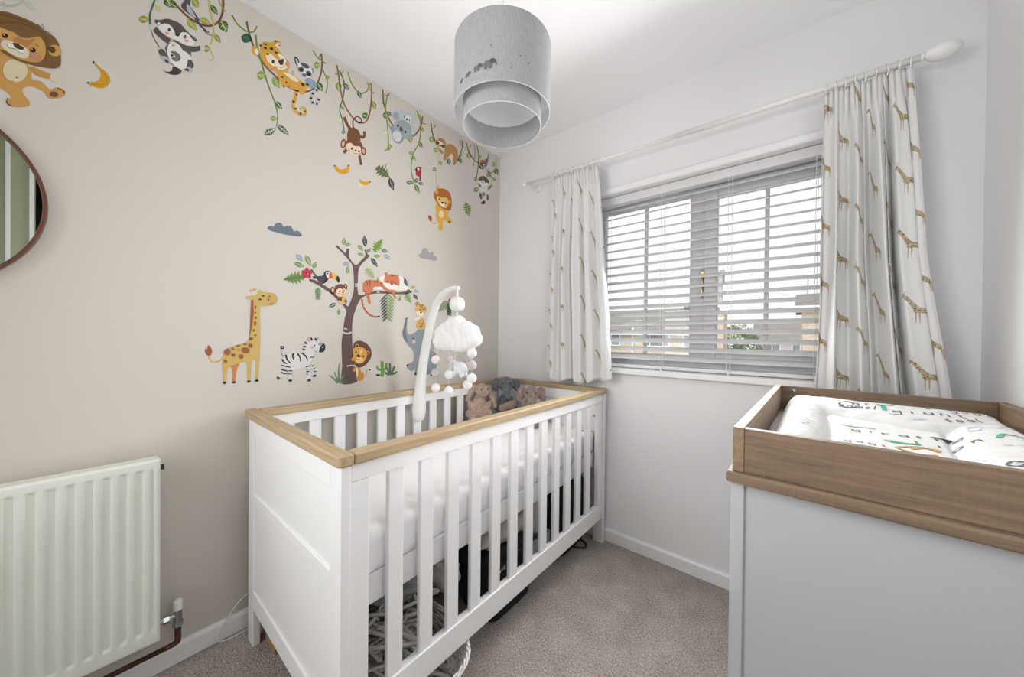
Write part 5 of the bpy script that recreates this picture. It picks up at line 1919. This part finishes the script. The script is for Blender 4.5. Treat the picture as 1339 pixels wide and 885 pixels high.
leaves(r_, Dc, [('86a03c', 355, 268, 28, 22, 0), (G1, 365, 348, 40, 40, 0), ('3c6b5c', 390, 338, 40, 22, 40), ('d5d6a2', 362, 460, 34, 26, 0, 'e8e8cc'), ('86a03c', 392, 548, 36, 26, 30), ('4c6b60', 385, 566, 24, 12, 30), ('c5c886', 560, 355, 40, 24, 70, 'e0e0b8'), ('8f9a35', 522, 500, 60, 32, 75),
                ('86a03c', 600, 438, 36, 20, 70), ('3c6b5c', 588, 536, 50, 26, 60), ('86a03c', 530, 590, 36, 22, 10), ('86a03c', 547, 625, 40, 20, 60), ('4f6b42', 523, 780, 52, 28, 0), ('4f6b42', 563, 765, 40, 24, -40), ('4f6b42', 567, 820, 64, 26, 62), ('5a6660', 592, 787, 40, 20, 15)])
s = Stk('bird_sticker', Dc)
s.blob('a8343f', [(560, 700), (575, 680), (592, 690), (590, 735), (575, 742), (560, 730)]).line('8d2a3c', [(587, 735), (586, 770)], 9).blob('a8343f', [(560, 680), (590, 678), (596, 690), (575, 690)])
s.ell('efe6e2', 573, 692, 9, 9).ell(DK, 562, 696, 7, 9)
s.build('small red bird sticker perched on the koala vine')

# ---- sloth, second lion, corner vines
s = Stk('vine_sticker', Ec)
s.line('7d5a45', [(130, 58), (140, 130), (165, 205)], 8).line('7d5a45', [(355, 185), (358, 230), (340, 290), (320, 335)], 7).line('7f9a3e', [(125, 80), (145, 102), (162, 72)], 6).line('7f9a3e', [(338, 180), (350, 225), (368, 235)], 5)
s.line('c5c8a0', [(178, 115), (182, 170), (185, 330), (165, 430), (175, 510)], 5).line('cfd1bd', [(235, 500), (242, 440), (215, 425), (190, 450), (205, 480), (222, 462)], 5)
r_ = s.build('vine sticker the sloth clings to')
leaves(r_, Ec, [('8aa04a', 135, 180, 50, 36, 80), ('8aa04a', 168, 255, 46, 36, -20), ('8aa04a', 198, 350, 42, 24, 60), ('3f6f5c', 158, 394, 34, 32, 0), (G2, 260, 340, 50, 28, 80), ('8aa04a', 342, 295, 46, 22, -60), ('3c6b5c', 341, 332, 46, 26, 55)])
s = Stk('sloth_sticker', Ec)
s.blob('b98a55', [(235, 225), (275, 212), (315, 245), (325, 290), (315, 345), (295, 365), (285, 320), (255, 305), (235, 330), (218, 315), (228, 280)])
s.blob('e3d8c4', [(260, 300), (280, 280), (290, 310), (275, 325)]).line('b98a55', [(215, 280), (190, 250), (175, 240)], 18)
s.ell('b98a55', 200, 205, 40, 34, 30).blob('ecdfc8', [(170, 200), (195, 190), (225, 215), (230, 240), (200, 245), (175, 225)])
s.ell('6e4d33', 178, 205, 13, 11, 30).ell('6e4d33', 218, 228, 15, 12, 30).ell(DK, 197, 225, 8, 6)
s.build('tan sloth sticker near the ceiling corner')
s = Stk('lion_sticker', Ec)
YL = 'e0ad45'
s.line(YL, [(170, 780), (145, 785), (125, 765)], 7).blob('a8622e', [(112, 728), (132, 735), (138, 762), (122, 768), (112, 750)])
s.line(YL, [(180, 515), (175, 560)], 20).line(YL, [(215, 700), (258, 712)], 22)
s.blob(YL, [(170, 640), (200, 670), (240, 690), (250, 730), (270, 750), (282, 770), (265, 788), (240, 770), (220, 765), (215, 800), (215, 832), (190, 836), (182, 812), (190, 790), (170, 760), (165, 700)])
s.ell('efdfb2', 205, 720, 17, 26).ell('6f4b2b', 262, 775, 8, 7)
s.blob('b06a32', [(150, 570), (185, 535), (235, 540), (270, 575), (280, 640), (270, 690), (235, 688), (190, 660), (160, 615)])
s.ell('dfa245', 172, 560, 12, 14).ell('dfa245', 265, 632, 10, 14)
s.blob('ecbf62', [(175, 590), (210, 600), (245, 600), (255, 640), (240, 675), (200, 660), (175, 625)])
s.blob('f3e6c8', [(195, 640), (215, 625), (232, 645), (222, 668), (202, 658)])
for x, y in ((193, 610), (234, 640)):
    s.ell(DK, x, y, 6, 8)
s.ell('3a2a20', 212, 636, 9, 7, 20)
s.build('small yellow lion sticker dancing near the window corner')
s = Stk('monstera_leaf_sticker', Ec)
s.monstera('7f8f4e', 396, 690, 100, 68, 75, 'b9c09a').line('7f8f4e', [(380, 630), (385, 650)], 4)
s.build('small olive monstera leaf sticker near the window corner')
s = Stk('vine_sticker', Ec)
s.line('7d5a45', [(385, 200), (405, 270), (445, 330), (500, 355), (535, 330), (548, 285)], 7).line('7f9a3e', [(390, 235), (412, 240), (418, 210)], 5)
s.line('3d5b4a', [(462, 222), (475, 300), (468, 400), (455, 470)], 6).line('8a9a4a', [(445, 215), (448, 300), (435, 365)], 6).line('8a9a4a', [(598, 320), (600, 380), (560, 425), (530, 430)], 6).line('b9b97a', [(585, 450), (560, 510)], 4)
r_ = s.build('tangled vine sticker in the corner beside the window wall')
leaves(r_, Ec, [('8aa04a', 406, 298, 54, 34, 80), (G1, 437, 362, 18, 14, 80), (G2, 498, 378, 44, 34, 50), ('8aa04a', 484, 305, 36, 20, 80), ('8aa04a', 545, 440, 44, 28, 60), ('8aa04a', 585, 360, 44, 22, 80), (G2, 602, 412, 52, 34, 70), ('8aa04a', 455, 468, 32, 32, 0), ('6f8f4a', 458, 540, 46, 34, -40), ('8aa04a', 588, 468, 34, 18, 60), ('9aa04a', 570, 515, 24, 20, 0)])
s = Stk('bird_sticker', Ec)
s.ell('c46a3c', 502, 342, 16, 20, 20).blob('6c6f78', [(515, 340), (530, 318), (545, 330), (535, 370), (560, 420), (540, 415), (520, 380)]).blob('c5c8cf', [(525, 370), (540, 380), (550, 410), (535, 400)]).line('574a4e', [(545, 415), (575, 465)], 9, 4)
s.build('small grey and orange bird sticker on the corner vine')
s = Stk('possum_sticker', Ec)
s.line('5b5554', [(475, 495), (490, 525), (515, 535)], 10).line('5b5554', [(528, 545), (550, 535), (560, 515)], 10)
s.blob('ddd9d5', [(490, 520), (535, 525), (545, 580), (530, 618), (500, 612), (485, 570)]).blob('5b5554', [(486, 560), (500, 600), (490, 612), (480, 585)]).blob('5b5554', [(535, 570), (548, 600), (535, 620)])
s.blob('4a4040', [(490, 640), (515, 620), (522, 640), (505, 648)]).ell('8a8583', 508, 575, 14, 16)
s.blob('5f5957', [(475, 462), (505, 442), (535, 460), (550, 485), (540, 505), (505, 495), (480, 478)]).blob('e9e6e1', [(482, 480), (510, 475), (520, 490), (545, 495), (535, 515), (505, 515), (485, 500)])
s.ell(DK, 505, 490, 6, 4).ell(DK, 525, 498, 4, 4).ell(DK, 495, 483, 4, 4)
s.build('small grey possum sticker below the corner vine')

# ---- clouds
s = Stk('cloud_sticker', Tc)
s.blob('6d7a86', [(316, 62), (330, 54), (345, 58), (355, 42), (378, 40), (390, 58), (405, 53), (425, 56), (438, 78), (455, 76), (473, 90), (470, 102), (440, 101), (380, 90), (325, 74)])
s.build('dark slate cloud sticker on the wall above the giraffe')
s = Stk('cloud_sticker', Tc)
s.blob('a9a5a4', [(1013, 186), (1025, 178), (1030, 160), (1050, 158), (1062, 178), (1078, 172), (1085, 190), (1098, 200), (1092, 214), (1060, 210), (1020, 200)])
s.build('pale grey cloud sticker to the right of the tree')

# ---- giraffe
s = Stk('giraffe_sticker', Fc)
GY, GB = 'cdb06a', '96603c'
s.line('c9ad68', [(185, 625), (140, 650), (90, 648), (65, 605)], 14, 11).blob('9d5a3a', [(62, 515), (85, 530), (97, 565), (85, 595), (60, 600), (38, 570), (42, 540), (55, 550)])
s.poly('c98a4c', [(245, 690), (330, 655), (300, 715), (287, 815), (265, 815), (265, 720)])
s.blob(GY, [(430, 120), (435, 250), (415, 420), (380, 485), (310, 510), (230, 535), (190, 580), (180, 650), (184, 730), (186, 818), (214, 818), (222, 725), (245, 688), (300, 668), (345, 655), (382, 660), (386, 730), (388, 810), (412, 810), (418, 720), (425, 645),
                (440, 635), (455, 650), (455, 720), (455, 800), (475, 800), (485, 700), (492, 560), (495, 400), (492, 250), (495, 185), (470, 150)], 3)
s.blob(GY, [(425, 105), (480, 90), (500, 70), (560, 78), (600, 85), (635, 110), (636, 145), (605, 180), (560, 190), (495, 192), (440, 180), (425, 145)])
s.blob('c9a965', [(545, 85), (600, 82), (636, 110), (637, 145), (605, 182), (545, 188), (540, 140)])
s.blob(GY, [(368, 118), (395, 105), (440, 108), (450, 135), (405, 138)]).blob(GY, [(472, 92), (485, 60), (505, 62), (505, 92)])
s.line('efe6c8', [(425, 68), (450, 98)], 9).line('efe6c8', [(448, 60), (462, 90)], 9).ell(GY, 420, 64, 14, 11).ell(GY, 446, 54, 15, 11)
s.poly(GB, [(418, 140), (437, 140), (441, 240), (425, 380), (402, 455), (410, 380), (414, 250)])
for x, y, rx, ry, a in ((455, 200, 8, 15, 0), (455, 245, 7, 7, 0), (458, 287, 10, 10, 0), (452, 333, 11, 20, 5), (440, 392, 11, 11, 0), (453, 432, 11, 9, 0), (417, 460, 18, 15, -30), (413, 518, 20, 17, 30), (371, 555, 35, 25, 10), (335, 608, 21, 18, 10), (272, 596, 17, 14, 10), (222, 570, 27, 28, 30),
                        (267, 544, 13, 9, 30), (207, 646, 13, 17, -20), (310, 518, 20, 8, -10), (368, 506, 16, 7, 0), (317, 553, 7, 7, 0)):
    s.ell(GB, x, y, rx, ry, a, 12)
for x, y in ((200, 824), (277, 820), (400, 813), (465, 806)):
    s.ell('2f2a28', x, y, 15, 10, -8)
for x, y in ((492, 135), (518, 105)):
    s.ell(DK, x, y, 12, 7, -10)
s.ell('d89a72', 503, 152, 8, 6)
for x, y in ((563, 138), (570, 110)):
    s.ell('6f4b2b', x, y, 7, 6)
s.line('7a5630', [(568, 172), (590, 172), (600, 160)], 4)
s.build('tall yellow giraffe sticker with brown patches left of the tree')

# ---- zebra
s = Stk('zebra_sticker', Gc)
ZW, ZK = 'd9d9d9', '2f3033'
s.line('5a5a5c', [(155, 280), (138, 240), (140, 205)], 6).ell(ZK, 150, 190, 22, 18, 10).ell(ZW, 152, 186, 4, 9, 30)
s.line(ZW, [(190, 420), (155, 455), (115, 495)], 40, 26).line(ZW, [(450, 380), (490, 420), (482, 475)], 40, 26)
s.blob(ZW, [(185, 265), (260, 250), (350, 250), (370, 180), (405, 120), (460, 95), (510, 100), (540, 130), (585, 150), (592, 195), (575, 235), (530, 245), (480, 235), (470, 290), (430, 360), (440, 420), (435, 520), (400, 520), (395, 440), (395, 395), (300, 415), (250, 420), (245, 530), (210, 530), (200, 430), (150, 400), (150, 320)])
s.blob(ZK, [(530, 240), (535, 200), (565, 150), (590, 165), (592, 200), (575, 235)]).ell(ZW, 566, 190, 7, 7)
for p, w_ in (([(185, 265), (200, 315), (240, 358)], 20), ([(262, 250), (258, 285), (270, 318)], 20), ([(305, 252), (330, 290), (338, 335)], 17), ([(352, 248), (390, 280), (412, 322)], 18), ([(150, 310), (165, 340), (200, 358)], 18), ([(145, 375), (185, 385), (235, 395)], 17), ([(142, 415), (180, 428), (205, 435)], 17), ([(138, 448), (160, 455), (188, 460)], 17),
             ([(215, 430), (255, 433)], 14), ([(200, 462), (250, 464)], 13), ([(392, 388), (450, 378)], 14), ([(395, 415), (432, 415)], 12), ([(398, 440), (432, 436)], 12), ([(398, 465), (420, 465)], 8), ([(455, 385), (475, 372)], 12), ([(465, 415), (490, 400)], 12), ([(475, 440), (503, 435)], 12),
             ([(440, 290), (462, 290), (475, 278)], 11), ([(522, 160), (540, 138)], 7), ([(535, 170), (555, 142)], 8)):
    s.line(ZK, p, w_, w_ * .55)
for x, y, a in ((372, 212, 5), (380, 182, 10), (392, 145, 40), (450, 105, 70), (492, 108, 80)):
    s.ell(ZK, x, y, 17, 9, a)
s.blob('d6a5ae', [(410, 95), (425, 85), (438, 115), (425, 135), (410, 120)]).ell('d6a5ae', 512, 98, 8, 15, 20)
for x, y, a in ((108, 505, 50), (230, 530, 0), (425, 528, 0), (482, 482, -20)):
    s.ell(ZK, x, y, 18, 12, a)
s.ell(DK, 480, 172, 7, 8).ell('e0a9ab', 455, 190, 12, 10).line('5a5a5c', [(475, 212), (490, 230), (512, 234)], 3)
s.build('small black and white zebra sticker between giraffe and tree')

# ---- tree
TB = '66524f'
s = Stk('tree_sticker', Tc)
s.blob(TB, [(655, 775), (660, 700), (657, 600), (664, 540), (672, 480), (680, 445), (650, 405), (600, 360), (545, 325), (508, 306), (515, 298), (560, 315), (620, 358), (670, 405), (688, 425), (708, 375), (715, 330), (710, 245), (690, 210), (650, 168), (630, 148), (640, 145), (675, 180), (680, 160), (692, 162), (694, 200), (722, 235),
            (745, 215), (768, 190), (763, 165), (772, 165), (778, 185), (788, 192), (765, 215), (738, 248), (733, 300), (735, 372), (790, 360), (830, 352), (900, 360), (955, 355), (965, 340), (972, 352), (985, 355), (960, 368), (890, 368), (820, 365), (770, 375), (742, 395), (722, 440), (708, 490), (706, 560), (710, 640), (718, 700), (734, 760), (715, 778), (680, 784)], 2)
s.line('d9d2ca', [(664, 544), (684, 550), (704, 544)], 7).line('d9d2ca', [(668, 526), (684, 530)], 5).line('d9d2ca', [(682, 700), (700, 697), (718, 699)], 6).line('d9d2ca', [(720, 322), (736, 322)], 5).line('d9d2ca', [(720, 332), (735, 330)], 4).line('d9d2ca', [(820, 358), (832, 360)], 6)
tree = s.build('large brown tree sticker with spreading branches above the crib')
LG, LD, LB, LO = '6f8f56', '3d4a48', '92a3ad', '7d9a4a'
leaves(tree, Hc, [(LG, 576, 106, 70, 36, -80), (LG, 612, 135, 58, 28, -5), (LD, 762, 102, 104, 42, -95, '8a968f'), (LG, 724, 164, 74, 32, 50), (LG, 728, 223, 60, 28, 15), ('4d6f55', 799, 184, 48, 28, -50), ('4d6f55', 940, 191, 62, 32, 5), (LO, 872, 237, 64, 30, 0), (LB, 962, 246, 72, 34, 38, 'c3cdd2'),
                  (LD, 846, 292, 104, 38, 55, '8a968f'), (LB, 597, 304, 68, 36, -10, 'c3cdd2'), (LG, 610, 356, 74, 36, -80), (LB, 181, 253, 92, 44, 45, 'c3cdd2'), (LG, 178, 314, 98, 42, 20), (LO, 259, 277, 110, 46, 65), (LG, 316, 316, 66, 36, -60), ('4d5f58', 478, 672, 78, 36, -30), (LG, 530, 732, 64, 28, -90),
                  ('7f9a74', 882, 440, 56, 26, -55), (LD, 1123, 465, 90, 30, 65, '8a968f'), (LO, 1192, 513, 42, 22, 0), (LB, 1222, 549, 54, 26, 25, 'c3cdd2'), (LD, 1214, 600, 70, 28, 55, '8a968f'), (LG, 1074, 612, 56, 26, -75)])
Stk('monstera_leaf', Hc, tree).monstera('6d8b4b', 130, 432, 190, 128, 172, '50703c').build()
Stk('monstera_leaf', Hc, tree).monstera('779a4b', 880, 140, 130, 100, -55, '557a3a').build()
Stk('monstera_leaf', Hc, tree).monstera('a9b585', 810, 392, 120, 90, 50, '8a9a68').build('pale monstera leaf')
Stk('monstera_leaf', Hc, tree).monstera('8aa56c', 1148, 612, 100, 80, 60, '688552').build()
Stk('fern_frond', Hc, tree).frond('6f8f66', 345, 515, 345, 620, 5, 46, 13).build()
Stk('palm_frond', Hc, tree).frond('8aa070', 965, 560, 960, 795, 8, 110, 17, '46594a').build('two tone palm frond')
s = Stk('flower', Hc, tree)
for k in range(5):
    a = radians(72 * k - 90)
    s.ell('b9384f', 247 + 28 * cos(a), 390 + 28 * sin(a), 24, 20, 72 * k - 90)
s.ell('8d2438', 247, 390, 12).ell('e0c080', 252, 394, 5)
s.line('66524f', [(285, 350), (305, 385), (330, 420)], 10, 14)
s.build('red flower on the left branch')
s = Stk('grass_tuft', Kc, tree)
for p in ([(0, 665), (60, 710), (130, 778)], [(75, 615), (110, 700), (145, 780)], [(148, 500), (140, 620), (150, 780)], [(228, 655), (190, 710), (158, 780)], [(285, 775), (220, 768), (165, 782)]):
    s.line('6f8a68', p, 10, 34)
s.build('green grass blades at the foot of the trunk')

s = Stk('toucan_sticker', Hc)
s.line(DK, [(300, 425), (340, 420)], 16).line(DK, [(305, 435), (345, 432)], 10)
s.blob('4b4450', [(320, 420), (380, 412), (420, 400), (440, 430), (420, 455), (395, 482), (360, 470), (335, 445)]).blob('2b2a30', [(395, 400), (410, 372), (440, 368), (460, 385), (440, 440), (400, 480), (385, 470), (415, 430)])
s.blob('e9ecec', [(415, 385), (440, 375), (450, 400), (435, 435), (418, 410)]).ell('9fd0e0', 430, 392, 12, 12).ell(DK, 432, 392, 6)
s.blob('d65a3a', [(448, 390), (470, 388), (478, 432), (445, 430)]).blob('e8bd4a', [(470, 388), (510, 400), (520, 415), (510, 445), (478, 432)]).blob('2b2a2c', [(515, 412), (532, 425), (538, 455), (528, 470), (508, 445)])
s.line('c6c2be', [(385, 485), (398, 500)], 5)
s.build('toucan sticker with a colourful beak on the left branch')
s = Stk('monkey_sticker', Hc)
s.ell('6b4a35', 475, 540, 21, 31).ell('e3bb95', 477, 540, 12, 20).ell('6b4a35', 588, 512, 20, 30).ell('e3bb95', 588, 512, 11, 19)
s.blob('6b4a35', [(515, 610), (560, 590), (600, 630), (600, 655), (570, 665), (525, 640)]).blob('e3a98f', [(525, 630), (560, 640), (595, 650), (560, 668), (528, 655)])
s.ell('6b4a35', 542, 535, 55, 50, -10).blob('efd0ae', [(505, 545), (535, 520), (560, 530), (585, 525), (597, 560), (575, 590), (535, 600), (508, 580)])
s.ell(DK, 540, 552, 5, 7).ell(DK, 578, 546, 5, 7).ell('5a3f30', 566, 560, 8, 6).line('5a3f30', [(550, 575), (568, 580), (580, 570)], 3).ell('e59a8a', 528, 570, 9, 7)
s.blob('e0c04a', [(562, 600), (580, 590), (588, 615), (575, 640), (556, 640)])
s.build('baby monkey sticker eating a banana in the tree fork')
s = Stk('tiger_sticker', Ic)
OR = 'd07a52'
s.line(OR, [(80, 500), (95, 590), (150, 675), (220, 725), (300, 728)], 24, 24)
for x, y, a in ((82, 520, 0), (92, 575, 10), (112, 625, 30), (140, 665, 40), (175, 700, 40), (215, 718, 20), (250, 728, 0)):
    s.ell(ZK, x, y, 13, 5, a)
s.ell(ZK, 295, 727, 20, 12)
s.blob('efe9e2', [(300, 230), (370, 200), (600, 215), (620, 300), (690, 370), (560, 390), (420, 380), (240, 375), (225, 350), (340, 330)])
s.blob(OR, [(92, 330), (105, 285), (150, 255), (230, 255), (290, 265), (345, 285), (360, 320), (400, 355), (470, 375), (525, 405), (500, 420), (420, 405), (360, 380), (330, 345), (240, 345), (215, 400), (180, 440), (190, 555), (165, 550), (130, 430), (95, 400)])
s.line(OR, [(480, 420), (515, 495)], 28).line(OR, [(150, 430), (178, 550)], 34)
for p, w_ in (([(175, 260), (185, 300), (178, 345)], 14), ([(135, 262), (148, 300), (150, 330)], 10), ([(240, 262), (250, 300)], 10), ([(270, 264), (282, 300)], 10), ([(325, 280), (332, 330)], 10), ([(95, 405), (140, 408)], 8), ([(120, 430), (190, 435)], 8)):
    s.line('3a2a28', p, w_, 4)
s.ell(OR, 392, 182, 20, 24).ell(OR, 537, 212, 18, 22).blob(OR, [(372, 230), (400, 190), (470, 185), (530, 200), (560, 250), (555, 330), (500, 350), (420, 340), (365, 290)])
s.blob('efe9e2', [(360, 290), (420, 300), (460, 290), (510, 315), (555, 340), (510, 375), (440, 380), (390, 350)])
s.blob('b86542', [(440, 270), (480, 260), (490, 300), (460, 315), (440, 300)]).ell('3a2a28', 462, 312, 14, 10).ell(DK, 408, 275, 13, 6, 10).ell(DK, 508, 300, 13, 6, 10)
for p in ([(440, 195), (470, 200), (500, 198)], [(455, 190), (465, 215)], [(485, 190), (480, 215)], [(370, 280), (390, 285)], [(540, 320), (560, 322)]):
    s.line('3a2a28', p, 7, 4)
s.build('orange tiger sticker sleeping along the right branch')
s = Stk('lion_sticker', Kc)
s.blob('6d4a3c', [(350, 250), (375, 190), (440, 170), (520, 195), (590, 260), (615, 330), (610, 410), (550, 500), (490, 545), (430, 560), (380, 520), (345, 450), (325, 420), (350, 330)])
s.blob('d2913e', [(380, 555), (440, 560), (470, 620), (505, 630), (505, 680), (490, 740), (430, 752), (405, 740), (400, 640), (375, 600)]).blob('efe2cc', [(388, 560), (420, 575), (420, 650), (408, 700), (395, 620)])
s.line('d2913e', [(500, 690), (535, 670), (545, 600), (575, 585)], 9, 6).ell('4a3a36', 590, 590, 15, 12, 20).blob('d98a62', [(345, 580), (370, 560), (385, 590), (370, 620), (350, 610)])
s.blob('d2913e', [(330, 420), (350, 400), (360, 460), (340, 465), (320, 440)])
s.blob('dd9f4e', [(352, 290), (400, 260), (480, 265), (540, 310), (550, 380), (520, 460), (460, 500), (390, 490), (355, 430), (350, 350)]).blob('edc98a', [(455, 300), (490, 285), (480, 340), (450, 380), (440, 350)])
s.blob('f0cf92', [(400, 420), (440, 410), (500, 440), (480, 480), (410, 480), (385, 450)])
for x, y in ((408, 243), (562, 345)):
    s.ell('dd9f4e', x, y, 28, 25).ell('2f2624', x, y + 3, 16, 14)
for x, y in ((390, 335), (497, 398)):
    s.ell('3a2f2a', x, y, 11, 12)
s.blob('2f2624', [(415, 370), (440, 375), (452, 400), (430, 412), (405, 392)]).line('6f4b2b', [(380, 430), (410, 440), (440, 435)], 5)
s.build('little lion sticker peeping out from behind the tree trunk')
s = Stk('cactus_sticker', Kc)
s.line('6f9a50', [(770, 690), (772, 600), (768, 470)], 50, 44).line('6f9a50', [(755, 590), (710, 580), (695, 545)], 36, 26).line('6f9a50', [(790, 600), (825, 560), (832, 490)], 30, 26)
for p in ([(880, 660), (840, 650), (805, 620)], [(880, 660), (885, 580), (880, 495)], [(885, 660), (925, 600), (950, 540)], [(890, 655), (940, 645), (985, 620)], [(880, 650), (850, 590), (830, 560)]):
    s.line('5a7858', p, 30, 26)
s.ell('3a3538', 710, 667, 32, 16).ell('b06a5a', 697, 535, 9, 10).ell('b06a5a', 752, 465, 9, 8)
s.build('green cactus and aloe sticker right of the tree trunk')

# ---- elephant with a leopard cub on its back
s = Stk('elephant_sticker', Jc)
EG, ED = '8d989e', '6b757b'
s.blob(EG, [(205, 400), (250, 365), (310, 375), (340, 440), (330, 560), (390, 590), (425, 650), (420, 720), (405, 760), (395, 815), (355, 818), (345, 760), (300, 760), (230, 770), (225, 810), (200, 805), (205, 740), (195, 760), (165, 775), (130, 745), (125, 715), (150, 700), (190, 670), (185, 580), (140, 530), (120, 500), (95, 460), (82, 410), (95, 350), (110, 280), (135, 255), (130, 300), (125, 350), (135, 410), (160, 420)])
s.blob(ED, [(82, 410), (95, 350), (108, 290), (118, 268), (124, 330), (110, 380), (128, 470), (120, 500), (95, 460)])
s.line(ED, [(104, 268), (120, 272), (135, 256)], 12).ell('98a3aa', 352, 515, 36, 66, -10).blob('a9b2b8', [(330, 470), (360, 490), (380, 540), (350, 560), (330, 520)])
s.blob('7d888e', [(300, 760), (345, 755), (350, 800), (310, 805)])
for x, y, rx in ((210, 803, 13), (370, 815, 20), (305, 800, 14), (131, 722, 10)):
    s.ell('38383c', x, y, rx, 11)
s.line('38383c', [(176, 458), (198, 462)], 8).ell('e0b9b0', 192, 492, 17, 20).line(ED, [(128, 498), (145, 490)], 6)
for x, y in ((375, 610), (390, 630), (385, 655), (405, 665)):
    s.ell('c4cbd0', x, y, 6)
s.build('grey elephant sticker with raised trunk half hidden by the mobile arm')
s = Stk('leopard_sticker', Jc)
LY_ = 'd9ad66'
s.line(LY_, [(335, 435), (350, 415), (340, 400)], 10).blob(LY_, [(220, 365), (222, 290), (250, 270), (290, 275), (300, 365)]).blob('efe0c8', [(190, 265), (215, 268), (235, 250), (250, 270), (220, 285)])
s.ell('c08a5c', 224, 125, 18, 23, 20).ell(LY_, 262, 180, 58, 52, 15).blob('f1e3cc', [(215, 205), (250, 200), (290, 215), (275, 245), (235, 240)])
rs = random.Random(2)
for k in range(22):
    s.ell('6a4a2a', 262 + rs.uniform(-44, 44), 165 + rs.uniform(-35, 20), 5, 4, 30, 8)
for k in range(10):
    s.ell('6a4a2a', 230 + rs.uniform(0, 55), 285 + rs.uniform(0, 70), 5, 5, 30, 8)
s.ell(DK, 258, 210, 9, 7)
s.build('spotted leopard cub sticker riding on the grey elephant')
s = Stk('palm_sticker', Jc)
s.frond('8b9a78', 545, 110, 425, 175, 6, 80, 14)
s.frond('3f5a3c', 535, 110, 530, 235, 5, 50, 18)
s.blob('b03045', [(525, 90), (545, 75), (557, 95), (550, 130), (535, 125)])
s.build('palm frond sticker with a red flower behind the mobile')
